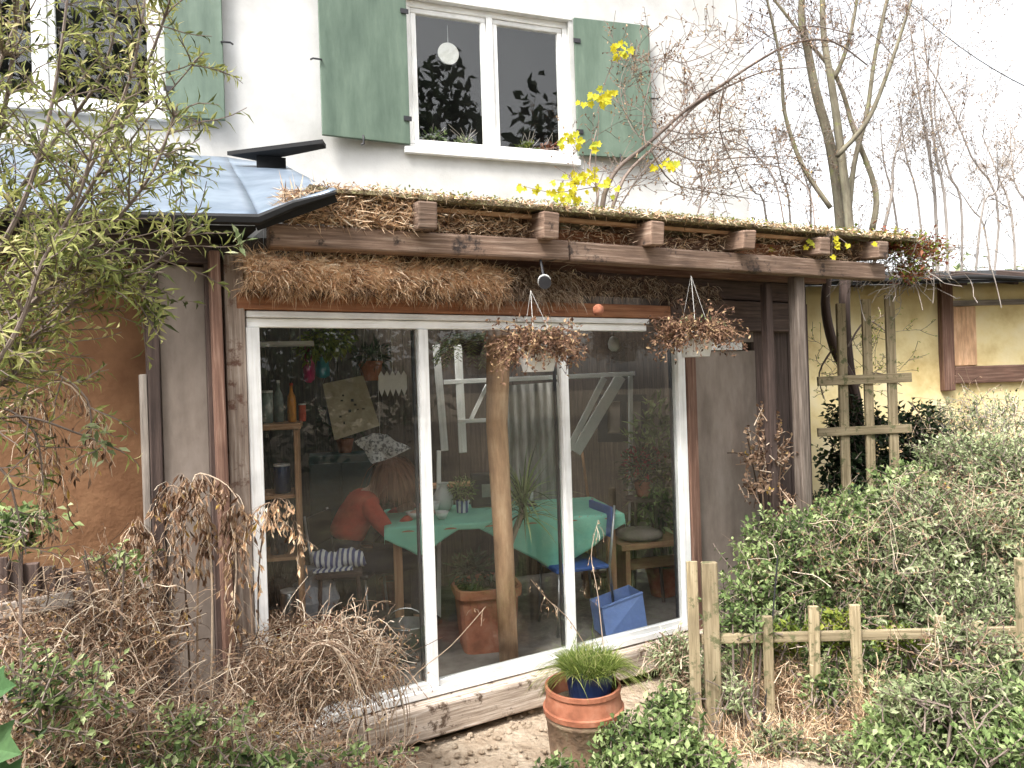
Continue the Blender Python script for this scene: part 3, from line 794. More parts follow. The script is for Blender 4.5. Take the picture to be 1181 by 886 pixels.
# --- hanging terracotta pot
def pot(c, r0, r1, h, mat, t, lip=.012, n=22, sq=0, rot=0):
    m = MB()
    prof = [(r0, 0), (r1*.94, h*.78), (r1, h*.78+.003), (r1+lip*.2, h), (r1-lip, h), (r1-lip*1.2, h*.8)]
    m.lathe(c, prof, n, sq=sq, rot=rot); m.build('pot', M[mat], t, bevel=0)
    m = MB(); m.lathe(c+up(h*.80), [(r1-lip*1.1, 0)], n, cap0=False, cap1=True, sq=sq, rot=rot); m.build('soil', M['soil'], t)
c = at(428, 439, 5.0)
t = thing('hanging_pot', 'small terracotta pot hanging above the pale notice board', 'plant pot', c)
pot(c, .055, .082, .13, 'terra', t)
m = MB(); foliage(m, c+up(.17), .12, .1, .07, 150, .08, .02, out=1.1); m.build('leaves', M['darkleaf'], t)
for a in (0, 2.1, 4.2):
    m = MB(); m.tube([c+Vector((.08*math.cos(a), .08*math.sin(a), .13)), c+up(.75)], .0022, 4); m.build('cord', M['white_obj'], t)
# --- notice board sheet (tilted)
def slab(corners, th, mat, t, name, nrm=None):
    m = MB(); a, b, c, d = corners; n = (b-a).cross(d-a).normalized()*th/2
    k = len(m.v); m.v += [p+n for p in corners] + [p-n for p in corners]
    m.face((k,k+1,k+2,k+3), [(0,0),(1,0),(1,1),(0,1)], .5); m.face((k+7,k+6,k+5,k+4), None, .5)
    for j in range(4): m.face((k+j, k+j+4, k+(j+1) % 4+4, k+(j+1) % 4), None, .5)
    return m.build(name, M[mat], t)
q = [at(372, 443, 4.9), at(419, 433, 4.95), at(438, 491, 4.95), at(386, 508, 4.9)]
t = thing('notice_board', 'pale beige tilted notice board hanging behind the left pane', 'board', (q[2]+q[3])/2)
slab(q, .012, 'board', t, 'sheet')
m = MB()
for k in range(9):
    u, v = rnd.uniform(.2,.9), rnd.uniform(.25,.8); p = (q[0]*(1-u)+q[1]*u)*(1-v)+(q[3]*(1-u)+q[2]*u)*v
    m = MB(); m.obox(p+Vector((0,-.009,0)), ux*rnd.uniform(.004,.009), Vector((0,.001,0)), up(rnd.uniform(.004,.010))); m.build('mark', M['dark'], t)
m = MB()
m = MB(); m.tube([q[0], (q[0]+q[1])/2+up(.35), q[1]], .0022, 4); m.build('cord', M['steel'], t)
# --- white paper crown-shaped ornament
c = at(453, 441, 4.75)
t = thing('paper_star', 'jagged white paper ornament hanging behind the left pane', 'ornament', c)
m = MB(); w, h = .090, .042; top = []; bot = []; N = 5
for j in range(N*2+1):
    x = -w+2*w*j/(N*2); top.append((x, h + (.032 if j % 2 else 0))); bot.append((x, -h - (.048 if j % 2 else .0)))
n0 = 0
for s_ in (-1, 1):
    for (x, z) in top: m.v.append(c+ux*x+up(z)+uy*.005*s_)
    for (x, z) in bot: m.v.append(c+ux*x+up(z)+uy*.005*s_)
K = len(top)
for b in (0, 2*K):
    for j in range(K-1):
        f = (b+j, b+j+1, b+K+j+1, b+K+j); m.face(f if b else f[::-1])
for j in range(K-1):
    m.face((j, j+1, 2*K+j+1, 2*K+j)); m.face((K+j, K+j+1, 3*K+j+1, 3*K+j)[::-1])
m.build('paper', M['paper'], t)
m = MB(); m.tube([c+up(.05), c+up(.6)], .0018, 4); m.build('thread', M['white_obj'], t)
# --- white rack with diagonal braces
z1 = at(620, 438, 5.75).z
t = thing('white_rack', 'white wooden rack with long rails and slanting braces at the back of the garden room', 'rack', W(620, 5.9, FL))
def bar(px0, py0, px1, py1, Y0, Y1, w, name, mat, t, d=.02):
    m = MB(); m.beam(at(px0, py0, Y0), at(px1, py1, Y1), d, w, side=uy); return m.build(name, M[mat], t, bevel=.003)
bar(512, 441, 732, 431, 5.6, 6.1, .035, 'rail', 'white_paint', t, .02)
bar(528, 486, 580, 484, 5.62, 5.75, .03, 'rail', 'white_paint', t)
bar(503, 398, 513, 520, 5.6, 5.6, .055, 'post', 'white_paint', t)
bar(528, 398, 534, 522, 5.64, 5.64, .06, 'post', 'white_paint', t)
bar(645, 540, 697, 436, 5.95, 6.0, .05, 'brace', 'paper', t)
bar(664, 522, 716, 434, 6.05, 6.1, .09, 'brace', 'paper', t)
bar(543, 484, 562, 444, 5.7, 5.75, .03, 'brace', 'white_paint', t)
m = MB(); m.beam(W(506, 5.6, FL), at(506, 520, 5.6), .03, .03, side=uy); m.build('foot', M['white_paint'], t)
m = MB(); m.beam(W(728, 6.1, FL), at(727, 431, 6.1), .03, .03, side=uy); m.build('foot', M['white_paint'], t)
# --- pale curtain
c = W(612, 5.95, 1.0)
t = thing('pale_curtain', 'pale streaked curtain hanging behind the wooden trunk post', 'curtain', c)
m = MB(); n = 40
a, b = at(568, 446, 5.9), at(650, 440, 6.05)
for j in range(13):
    for i in range(n+1):
        p = a*(1-i/n)+b*(i/n); zz = p.z - j/12*1.0
        m.v.append(Vector((p.x, p.y+.02*math.sin(i*1.3)+.01*math.sin(i*.5+j*.3), zz)))
for j in range(12):
    for i in range(n): k = j*(n+1)+i; m.face((k, k+n+1, k+n+2, k+1))
M['curtain'] = m_noise('curtain', [(.35, (.24,.23,.21)), (.6, (.44,.42,.39)), (.8, (.54,.52,.49))], scale=7, bump=0, streak=(4,1,.6))
m.build('cloth', M['curtain'], t, smooth=True)
# --- dark small frame on the back wall with pale panes
t = thing('small_frame', 'small dark framed board with pale squares on the back wall right of the white braces', 'picture frame', at(712, 500, 6.3))
m = MB()
for (x0, x1, y0, y1) in ((690, 700, 455, 510), (700, 745, 500, 510), (700, 745, 455, 463), (716, 722, 463, 500), (740, 746, 463, 500)):
    slabc = [at(x0, y0, 6.3), at(x1, y0, 6.3), at(x1, y1, 6.3), at(x0, y1, 6.3)]
    m.obox(sum(slabc, Vector())/4, (slabc[1]-slabc[0])/2, uy*.015, (slabc[0]-slabc[3])/2)
m.build('frame', M['dark'], t)
for (x0, x1) in ((700, 715), (723, 739)):
    q = [at(x0, 464, 6.31), at(x1, 464, 6.31), at(x1, 499, 6.31), at(x0, 499, 6.31)]; slab(q, .006, 'panel', t, 'picture')
# --- wall disc (the pale spot seen top right)
c = at(708, 397, 5.6); t = thing('wall_lamp', 'small pale oval lamp high up behind the right pane', 'lamp', c)
m = MB(); m.lathe(c, [(.02,-.055), (.042,-.03), (.045,.01), (.03,.05), (.01,.06)], 14, cap1=True); m.build('shade', M['white_obj'], t, smooth=True)
m = MB(); m.tube([c+up(.06), c+up(.4)], .003, 5); m.build('flex', M['dark'], t)
# --- table
TZ = .90
ta = R(10); tu = Vector((math.cos(ta), math.sin(ta), 0)); tn = Vector((-math.sin(ta), math.cos(ta), 0))
tc = Vector((-.13, 5.52, 0)); TL, TW = .84, .40
t = thing('dining_table', 'wooden dining table under the green cloth inside the garden room', 'table', tc+up(FL))
m = MB(); m.obox(tc+up(TZ-.018), tu*TL, tn*TW, up(.016)); m.build('table_top', M['pine'], t, bevel=.004)
for sx in (-1, 1):
    for sy in (-1, 1):
        m = MB(); m.obox(tc+tu*(TL-.08)*sx+tn*(TW-.07)*sy+up((TZ-.036+FL)/2), tu*.03, tn*.03, up((TZ-.038-FL)/2)); m.build('leg', M['pine'], t, bevel=.004)
m = MB(); nx, ny = 90, 60; ex, ey = .07, .34
for j in range(ny+1):
    for i in range(nx+1):
        a = (-1+2*i/nx); b = (-1+2*j/ny)
        # cloth outline: its corners hang in points along the front edge
        over = .05 + .17*max(0, 1-abs(a+.68)/.30) + .36*max(0, 1-abs(a-.38)/.60)
        x = a*(TL+ex); y = b*(TW+over)
        ox = max(0, abs(x)-TL-.004); oy = max(0, abs(y)-TW-.004)
        drop = (ox+oy)*.97
        xx = max(-TL-.006, min(TL+.006, x)) + (.05*ox*(1 if x > 0 else -1)); yy = max(-TW-.006, min(TW+.006, y)) 
        fold = min(1, drop*8)*.018*math.sin(x*22+1) + .1*oy*(1 if y > 0 else -1)
        m.v.append(tc+tu*xx+tn*(yy+fold*(1 if y > 0 else -1))+up(TZ+.003-drop+.002*noise.noise(Vector((x*6, y*6, 0)))))
for j in range(ny):
    for i in range(nx): k = j*(nx+1)+i; m.face((k, k+1, k+nx+2, k+nx+1))
o = m.build('tablecloth', M['cloth'], None, smooth=True); tag(o, 'green cloth with hanging points draped over the dining table', 'tablecloth')
solo(o, tc+up(TZ)); k = o.modifiers.new('t', 'SOLIDIFY'); k.thickness = .003
# --- things on the table
def T(x, y, z=0): return tc+tu*x+tn*y+up(TZ+.006+z)
m = MB()
def bowl(p, r, h, label, mat='white_obj', name='bowl'):
    m = MB(); m.lathe(p, [(r*.45, 0), (r*.8, h*.5), (r, h), (r-.006, h), (r*.75, h*.5), (r*.3, .012)], 22, cap1=True)
    o = m.build(name, M[mat], None, smooth=True); tag(o, label, name.replace('_', ' ')); solo(o, p)
bowl(T(-.62, -.12), .075, .05, 'shallow white bowl at the left end of the green table')
bowl(T(-.50, .02), .065, .09, 'deep white bowl in front of the seated person')
bowl(T(-.44, -.2), .05, .055, 'small white cup near the front edge of the green table', name='cup')
p = T(-.40, .16); m = MB(); m.lathe(p, [(.05, 0), (.075, .04), (.078, .10), (.05, .16), (.03, .19), (.05, .21)], 20); o = m.build('white_jug', M['white_obj'], None, smooth=True); tag(o, 'white jug beside the mullion on the green table', 'jug'); solo(o, p)
p = T(-.27, .02)
t = thing('herb_pot', 'small leafy plant in a striped pot on the green table right of the mullion', 'plant', p)
pot(p, .04, .055, .09, 'stripes', t)
m = MB(); foliage(m, p+up(.17), .10, .09, .09, 260, .045, .014); m.build('leaves', M['nettle'], t)
p = T(-.05, .22)
t = thing('black_box', 'black upright radio standing at the back of the green table', 'radio', p)
m = MB(); m.obox(p+up(.13), tu*.13, tn*.05, up(.13)); m.build('case', M['dark'], t, bevel=.01)
m = MB(); m.obox(p+up(.13)-tn*.052, tu*.05, tn*.003, up(.05)); m.build('grille', M['steel'], t)
p = T(.28, .12)
t = thing('candle', 'cream candle in a dark holder on the green table right of the trunk post', 'candle', p)
m = MB(); m.lathe(p, [(.04, 0), (.04, .01), (.02, .02), (.02, .04)], 14, cap1=True); m.build('holder', M['dark'], t)
m = MB(); m.lathe(p+up(.041), [(.013, 0), (.013, .09)], 12, cap1=True); m.build('wax', M['white_obj'], t)
# --- red flowering plant behind the right end of the table
p = W(742, 5.9, .92)
t = thing('red_flower_plant', 'plant with dark red flowers on a stool behind the right pane', 'plant', p)
pot(p, .05, .075, .12, 'terra', t)
m = MB(); foliage(m, p+up(.24), .2, .15, .16, 260, .07, .025); m.build('leaves', M['darkleaf'], t)
m = MB(); foliage(m, p+up(.28), .2, .15, .12, 110, .05, .035); m.build('flowers', M['redflower'], t)
p2 = Vector((p.x, p.y, FL)); t = thing('plant_stool', 'dark wooden stool under the red flowering plant', 'stool', p2)
m = MB(); m.lathe(p2+up(.79), [(.15, 0), (.15, .025)], 20, cap1=True); m.build('seat', M['dark_wood'], t)
for a in (.8, 2.4, 3.9, 5.5):
    m = MB(); m.tube([p2+Vector((.16*math.cos(a), .16*math.sin(a), 0)), p2+Vector((.1*math.cos(a), .1*math.sin(a), .79))], .014, 7); m.build('leg', M['dark_wood'], t)
# --- brown bench at the right
p = W(760, 5.75, FL)
t = thing('wooden_bench', 'low brown wooden bench at the right end inside the garden room', 'bench', p)
bu = Vector((1, .3, 0)).normalized(); bn = Vector((-.3, 1, 0)).normalized()
m = MB(); m.obox(p+up(.50), bu*.38, bn*.17, up(.022)); m.build('seat', M['pine'], t, bevel=.005)
for sx in (-1, 1):
    m = MB(); m.obox(p+bu*.32*sx+up(.24), bu*.02, bn*.15, up(.237)); m.build('leg', M['pine'], t, bevel=.004)
m = MB(); m.obox(p+up(.33), bu*.298, bn*.012, up(.04)); m.build('stretcher', M['pine'], t)
p = p+up(.522)-bu*.15
t = thing('grey_cushion', 'grey cushion lying on the brown bench', 'cushion', p)
m = MB(); m.lathe(p, [(.12, 0), (.17, .02), (.175, .05), (.12, .075)], 20, cap1=True, sq=3); o = m.build('cushion_cover', M['panel'], t, smooth=True)
# --- chairs
def chair(c, ang, mat, label, back_h=.42):
    u = Vector((math.cos(ang), math.sin(ang), 0)); v = Vector((-math.sin(ang), math.cos(ang), 0))   # v: towards the back rest
    t = thing('chair', label, 'chair', c, 'chairs around the dining table')
    m = MB(); m.obox(c+up(.45), u*.20, v*.20, up(.016)); m.build('seat', M[mat], t, bevel=.012)
    for sx in (-1, 1):
        m = MB(); m.tube([c+u*.19*sx-v*.20, c+u*.18*sx-v*.17+up(.434)], .010, 8); m.build('leg', M['steel'], t, smooth=True)
        m = MB(); m.tube([c+u*.19*sx+v*.24, c+u*.19*sx+v*.205+up(.44), c+u*.19*sx+v*.26+up(.45+back_h)], .010, 8); m.build('leg', M['steel'], t, smooth=True)
    m = MB(); m.obox(c+v*.237+up(.45+back_h*.72), u*.19, v*.010+up(.001), up(.11)); m.build('backrest', M[mat], t, bevel=.008)
    return t
chair(W(662, 5.30, FL), R(-72), 'blue_dark', 'blue chair with steel legs pushed under the right end of the green table')
PC = W(408, 5.30, FL)
chair(PC, R(80), 'dark', 'black chair the person in the red jumper sits on')
# --- blue crate (light blue plastic) by the right pane
q = [at(694, 702, 5.0), at(741, 684, 5.05), at(748, 733, 5.05), at(700, 738, 4.95)]
t = thing('blue_tub', 'pale blue plastic sheet tub standing on the floor behind the right pane', 'tub', W(722, 5.05, FL))
m = MB(); back = Vector((-.06, .22, 0)); k = 0
q = [Vector((a.x, a.y, max(a.z, FL+.005))) for a in q]
m.v += q + [a+back for a in q]
m.face((0,1,2,3)[::-1]); m.face((4,5,6,7))
for j in range(4):
    if j != 0: m.face((j, j+4, (j+1) % 4+4, (j+1) % 4)[::-1])
o = m.build('tub', M['blue'], t, bevel=.0); k = o.modifiers.new('t', 'SOLIDIFY'); k.thickness = .006
m = MB(); m.beam(q[0]+up(.004), q[1]+up(.004), .02, .015); m.build('rim', M['blue'], t, bevel=.004)
# --- big square planter with spiky plant
p = W(562, 4.98, FL)
t = thing('square_planter', 'large square terracotta planter with a spiky plant behind the trunk post', 'planter', p)
m = MB(); hw = .155; pr = [(hw*1.12, 0), (hw*1.30, .36), (hw*1.42, .362), (hw*1.44, .42), (hw*1.3, .42), (hw*1.26, .37)]
m.lathe(p, pr, 32, sq=6, rot=R(12)); m.build('pot', M['terra'], t, smooth=False)
m = MB(); m.lathe(p+up(.38), [(hw*1.26, 0)], 32, sq=6, rot=R(12), cap0=False, cap1=True); m.build('soil', M['soil'], t)
m = MB(); crown = W(604, 4.95, 1.02); m.tube([p+up(.38)+Vector((.05,0,0)), (p+up(.38)+crown)/2+Vector((.03,0,0)), crown], [.028, .022, .018], 8); m.build('stem', M['bark'], t, smooth=True)
m = MB()
for k in range(95):
    a = rnd.uniform(0, 6.283); el = rnd.uniform(-.3, 1.35); d = Vector((math.cos(a)*math.cos(el), math.sin(a)*math.cos(el), math.sin(el)))
    L = rnd.uniform(.28, .46); pts = [crown + up(rnd.uniform(-.08, .1))]; dd = d.copy()
    for j in range(6): dd = (dd + up(-.13)).normalized(); pts.append(pts[-1]+dd*L/6)
    m.strip(pts, rnd.uniform(.012, .022), d.cross(Vector((0,0,1))).normalized())
m.build('leaves', M['nettle'], t)
m = MB(); foliage(m, p+up(.5)+Vector((-.08,0,0)), .15, .12, .12, 240, .07, .03); m.build('undergrowth', M['darkleaf'], t)
# --- floor bits
p = W(352, 4.9, FL); t = thing('red_box', 'low red box on the floor behind the left pane', 'box', p)
m = MB(); m.obox(p+up(.10), ux*.17, uy*.12, up(.10)); m.build('box', M['redtop'], t, bevel=.006)
m = MB(); m.obox(p+up(.212), ux*.175, uy*.125, up(.010)); m.build('lid', M['redtop'], t, bevel=.004)
p = T(-.7, .1)
# printed paper held up above the head
q = [at(409, 507, 5.15), at(438, 499, 5.2), at(474, 517, 5.2), at(430, 536, 5.12)]
t = thing('printed_sheet', 'crumpled printed paper sheet hanging over the head of the seated person', 'paper', (q[2]+q[3])/2)
m = MB(); N = 10
for j in range(N+1):
    for i in range(N+1):
        u, v = i/N, j/N; pp = (q[0]*(1-u)+q[1]*u)*(1-v)+(q[3]*(1-u)+q[2]*u)*v
        m.v.append(pp+Vector((0, .05*noise.noise(pp*9), .02*noise.noise(pp*14))))
for j in range(N):
    for i in range(N): k = j*(N+1)+i; m.face((k, k+1, k+N+2, k+N+1))
m.build('sheet', M['newsprint'], t)
m = MB(); m.tube([q[1], q[1]+up(.9)], .0018, 4); m.build('thread', M['white_obj'], t)

# ------------------------------------------------------------------ the seated person
def skin_mesh(name, joints, edges, mat, parent, sub=2):
    """joints: list of (pos, radius or (rx,ry)); edges; grown with a skin modifier"""
    off = rootloc(parent)
    me = bpy.data.meshes.new(name); me.from_pydata([tuple(Vector(j[0])-off) for j in joints], edges, [])
    o = bpy.data.objects.new(name, me); col.objects.link(o); o.parent = parent
    o.modifiers.new('skin', 'SKIN'); 
    sv = me.skin_vertices[0].data if me.skin_vertices else None
    if sv is None:
        bpy.context.view_layer.objects.active = o; sv = me.skin_vertices[0].data
    for k, j in enumerate(joints):
        r = j[1] if isinstance(j[1], tuple) else (j[1], j[1])
        sv[k].radius = r
    sv[0].use_root = True
    o.modifiers['skin'].use_smooth_shade = True
    s = o.modifiers.new('sub', 'SUBSURF'); s.levels = sub; s.render_levels = sub
    me.materials.append(mat); return o
# the person faces along fx (towards the table, right), side vector fy
fx = Vector((.93, .36, 0)).normalized(); fy = Vector((-fx.y, fx.x, 0)); PB = PC + Vector((0, 0, 0))
def Q(x, y, z): return PB + fx*x + fy*y + up(z)
per = thing('person', 'person with long brown hair in a red jumper bending over the green table', 'person', PB)
J = [(Q(-.06,0,.56), (.095,.085)), (Q(-.03,0,.70), (.125,.10)), (Q(.04,0,.84), (.14,.105)), (Q(.12,0,.94), (.10,.08)), (Q(.18,0,1.01), .05), (Q(.225,0,1.06), .06),
     (Q(.27,0,1.105), .088), (Q(.30,0,1.16), .090), (Q(.33,0,1.19), .06)]
E = [(0,1),(1,2),(2,3),(3,4),(4,5),(5,6),(6,7),(7,8)]
def add(j, e_from): J.append(j); E.append((e_from, len(J)-1)); return len(J)-1
hands = []
for sy in (-1, 1):
    a = add((Q(.10, .17*sy, .93), .058), 3); a = add((Q(.20, .24*sy, .78), .046), a); a = add((Q(.26, .24*sy, .70), .040), a)
    a = add((Q(.42, .17*sy, .835), .030), a); a = add((Q(.48, .15*sy, .845), (.036,.018)), a); a = add((Q(.52, .145*sy, .845), (.038,.016)), a)
    hands.append((Q(.53, .145*sy, .843), sy))
    b = add((Q(.02, .10*sy, .53), .088), 0); b = add((Q(.25, .13*sy, .51), .075), b); b = add((Q(.44, .14*sy, .50), .058), b)
    b = add((Q(.46, .14*sy, .42), .052), b); b = add((Q(.45, .14*sy, .26), .048), b); b = add((Q(.44, .14*sy, .08), .034), b)
    b = add((Q(.46, .14*sy, .045), .036), b); b = add((Q(.56, .15*sy, .035), (.042,.026)), b)
body = skin_mesh('body', J, E, M['skin'], per)
for hc, sy in hands:       # fingers and thumb, bent down onto the table
    for k in range(4):
        lf = [.062, .072, .068, .052][k]; o_ = fy*(.027-.018*k)*1.0
        pts = [hc-fx*.02+o_, hc+fx*lf*.5+o_+up(.006), hc+fx*lf*.85+o_-up(.004), hc+fx*lf+o_-up(.014)]
        m = MB(); m.tube(pts, [.0088,.0085,.0078,.006], 8); m.build('finger', M['skin'], body, smooth=True)
    pts = [hc-fx*.035-fy*.03*sy, hc-fx*.005-fy*.052*sy, hc+fx*.025-fy*.055*sy-up(.006)]
    m = MB(); m.tube(pts, [.012,.010,.007], 8); m.build('thumb', M['skin'], body, smooth=True)
# face: looking down at the table
hd = Q(.30, 0, 1.145); fd = (fx*.78 - up(.62)).normalized(); fu = (fx*.62 + up(.78)).normalized()
for sy in (-1, 1):
    m = MB(); e = hd+fd*.082+fy*.032*sy; m.lathe(e-up(.008), [(.004,0),(.009,.004),(.010,.009),(.006,.015)], 8, cap1=True); m.build('eye', M['dark'], body, smooth=True)
    m = MB(); e = hd+fy*.088*sy-fu*.005; m.obox(e, fd*.010, fy*.006, fu*.026); k = m.build('ear', M['skin'], body, bevel=.004)
m = MB(); m.tube([hd+fd*.078+fu*.02, hd+fd*.108-fu*.018, hd+fd*.085-fu*.028], [.008,.013,.008], 8); m.build('nose', M['skin'], body, smooth=True)
m = MB(); m.obox(hd+fd*.088-fu*.05, fd*.006, fy*.022, fu*.005); m.build('mouth', M['redtop'], body, bevel=.002)
# clothes: jumper and trousers a little larger than the body
Jj = [(Q(-.04,0,.66), (.165,.14)), (Q(-.02,0,.74), (.165,.14)), (Q(.04,0,.84), (.175,.14)), (Q(.115,0,.94), (.155,.125)), (Q(.18,0,1.005), .085)]
Ej = [(0,1),(1,2),(2,3),(3,4)]
for sy in (-1, 1):
    for (x, y, z, r), fr_ in (((.10,.175,.925,.076), 3), ((.20,.245,.78,.062), None), ((.26,.245,.70,.055), None), ((.40,.18,.825,.042), None)):
        Jj.append((Q(x, y*sy, z), r)); Ej.append((fr_ if fr_ is not None else len(Jj)-2, len(Jj)-1))
skin_mesh('jumper', Jj, Ej, M['redtop'], per)
Jt = [(Q(-.06,0,.54), (.175,.15)), (Q(-.05,0,.72), (.155,.13))]; Et = [(0,1)]
for sy in (-1, 1):
    first = True
    for (x, y, z, r) in ((.02,.10,.53,.105), (.25,.13,.51,.090), (.44,.14,.50,.072), (.465,.14,.42,.064), (.45,.14,.26,.058), (.44,.14,.10,.052)):
        Jt.append((Q(x, y*sy, z), r)); Et.append((0 if first else len(Jt)-2, len(Jt)-1)); first = False
skin_mesh('trousers', Jt, Et, M['trouser'], per)
for sy in (-1, 1):
    m = MB(); f0 = Q(.41, .14*sy, .0); m.tube([f0+up(.045)-fx*.02, f0+up(.05)+fx*.08, f0+up(.04)+fx*.17, f0+up(.034)+fx*.20], [.045,.05,.042,.022], 10); m.build('shoe', M['dark'], per, smooth=True)
# hair: cap and long strands falling forward
m = MB()
for k in range(1500):
    a = rnd.uniform(-2.6, 2.6); el = rnd.uniform(.1, 1.5)
    d = (-fd*math.cos(a)*math.cos(el) + fy*math.sin(a)*math.cos(el) + fu*math.sin(el)).normalized()
    p0 = hd + d*.098; pts = [p0]; dd = (d*.4 - up(.4) + Vector((rnd.gauss(0,.15),)*3)).normalized()
    L = rnd.uniform(.15, .34)
    for j in range(5):
        dd = (dd + up(-.55) + Vector((rnd.gauss(0,.08), rnd.gauss(0,.08), 0))).normalized(); nx_ = pts[-1]+dd*L/5
        v = nx_-hd
        if v.length < .102: nx_ = hd+v.normalized()*.102
        pts.append(nx_)
    m.strip(pts, .009, d.cross(up(1)).normalized() if abs(d.z) < .98 else fy, taper=True)
m.lathe(hd-up(.0), [(.001,.104), (.05,.094), (.085,.06), (.103,.01), (.098,-.02)][::-1], 16, cap0=False)
m.build('hair', M['hair'], per)
# low dark stool with a rolled striped blanket, in front of the person
p = W(394, 4.98, FL); t = thing('low_stool', 'low dark stool under the rolled striped blanket', 'stool', p)
zb_ = at(394, 655, 4.98).z - FL
m = MB(); m.obox(p+up(zb_-.02), ux*.15, uy*.13, up(.018)); m.build('seat', M['dark_wood'], t, bevel=.005)
for sx in (-1, 1):
    for sy in (-1, 1):
        m = MB(); m.tube([p+ux*.15*sx+uy*.12*sy, p+ux*.12*sx+uy*.10*sy+up(zb_-.04)], .014, 7); m.build('leg', M['dark_wood'], t)
p = p+up(zb_)
t = thing('striped_blanket', 'rolled blue and white striped blanket lying on the low dark stool', 'blanket', p)
m = MB(); n_ = 24; pts = [p+up(.062+.012*math.sin(k*.5))+ux*(-.17+.34*k/n_) for k in range(n_+1)]
m.tube(pts, [.058+.008*math.sin(k*1.9)+(0 if 0 < k < n_ else -.02) for k in range(n_+1)], 16); m.build('roll', M['stripes'], t, smooth=True)
m = MB(); m.obox(p+up(.01)-ux*.04-uy*.07, ux*.13, uy*.05, up(.006)); m.build('loose_end', M['stripes'], t, bevel=.003)
# plants on the upper window board
for (px, py, lab, mt, n, sz) in ((500, 158, 'low leafy plant on the window board behind the left upper pane', 'nettle', 150, .14), (535, 156, 'small pale green plant beside the mullion of the upper window', 'silver', 90, .09), (607, 160, 'branching plant on the window board behind the right upper pane', 'limeleaf', 120, .10), (632, 160, 'orange leaved plant at the right end of the upper window board', 'redleaf', 110, .10)):
    c = H.pt(px, py, .27); c.z = WZ0+.036
    t = thing('window_plant', lab, 'plant', c, 'plants on the upper window board')
    pot(c, .03, .045, .08, 'white_obj' if mt == 'limeleaf' else 'terra', t, lip=.006)
    m = MB(); foliage(m, c+up(.13), sz, .06, sz*.7, n, .06, .022); m.build('leaves', M[mt], t)
    m = MB()
    for k in range(7): m.tube([c+up(.06), c+up(.15)+H.u*rnd.uniform(-.06,.06), c+up(rnd.uniform(.2,.34))+H.u*rnd.uniform(-.16,.16)], .003, 4)
    m.build('stems', M['pale_twig'], t)

# --- more household clutter behind the glass
p = W(398, 5.9, FL)
t = thing('dark_cabinet', 'dark teal cabinet against the back wall behind the seated person', 'cabinet', p)
M['dark_teal'] = m_plain('dark teal paint', (.03,.07,.075), rough=.6)
m = MB(); m.obox(p+up(.62), ux*.24, uy*.16, up(.62)); m.build('carcass', M['dark_teal'], t, bevel=.006)
for sx in (-1, 1):
    m = MB(); m.obox(p+up(.62)+ux*.118*sx-uy*.168, ux*.112, uy*.007, up(.56)); d_ = m.build('door', M['dark_teal'], t, bevel=.004)
    m = MB(); m.lathe(p+up(.70)+ux*.02*sx-uy*.19, [(.008,-.01),(.012,0),(.008,.01)], 8, cap1=True); m.build('knob', M['steel'], d_)
def potted(px, Y, z, label, mat, n, sz, L, Wd, r=.07, h=.11, pm='terra', lift=.16, cat='plant'):
    p = W(px, Y, z); t = thing('potted_plant', label, cat, p); pot(p, r*.7, r, h, pm, t)
    m = MB(); foliage(m, p+up(h+lift), sz[0], sz[1], sz[2], n, L, Wd, out=.8); m.build('leaves', M[mat], t)
    m = MB()
    for k in range(9): m.tube([p+up(h*.8), p+up(h+lift*.5)+Vector((rnd.uniform(-.03,.03),0,0)), p+up(h+lift)+Vector((rnd.uniform(-1,1)*sz[0]*.7, 0, rnd.uniform(0,sz[2]*.7)))], .0035, 4)
    m.build('stems', M['twig'], t)
potted(398, 5.9, 1.345, 'bushy dark plant on top of the teal cabinet', 'darkleaf', 260, (.2,.12,.14), .08, .03)
potted(765, 6.0, FL, 'tall leafy green plant on the floor in the back right corner of the garden room', 'nettle', 620, (.28,.2,.62), .11, .035, r=.14, h=.24, lift=.75)
potted(352, 4.55, .86, 'wispy whitish plant on the middle board beside the shelf unit', 'silver', 180, (.12,.08,.10), .05, .012, r=.04, h=.07, pm='white_obj', lift=.08) if False else None
potted(455, 6.0, FL, 'dark rubber plant on the floor behind the table left of the mullion', 'darkleaf', 380, (.22,.15,.4), .12, .05, r=.12, h=.2, lift=.55)
p = at(545, 402, 5.2); t = thing('hanging_fern', 'dark green fern hanging behind the glass left of the trunk post', 'plant', p)
m = MB(); m.lathe(p-up(.05), [(.05,0),(.09,.10),(.092,.11)], 18, cap1=True); m.build('pot', M['dark'], t)
m = MB()
for k in range(60):
    a = rnd.uniform(0, 6.283); d = Vector((math.cos(a), math.sin(a), rnd.uniform(.3,1.2))).normalized(); pts = [p+up(.06)]
    for j in range(6):
        d = (d+up(-.32)).normalized(); pts.append(pts[-1]+d*.055)
        for q_ in range(4): m.leaf(pts[-1].lerp(pts[-2], q_/4), d.cross(up(1))*(1 if q_ % 2 else -1)+d*.4, up(1), .045, .012)
m.build('fronds', M['nettle'], t); m = MB(); m.tube([p+up(.02), p+up(.55)], .002, 4); m.build('cord', M['steel'], t)
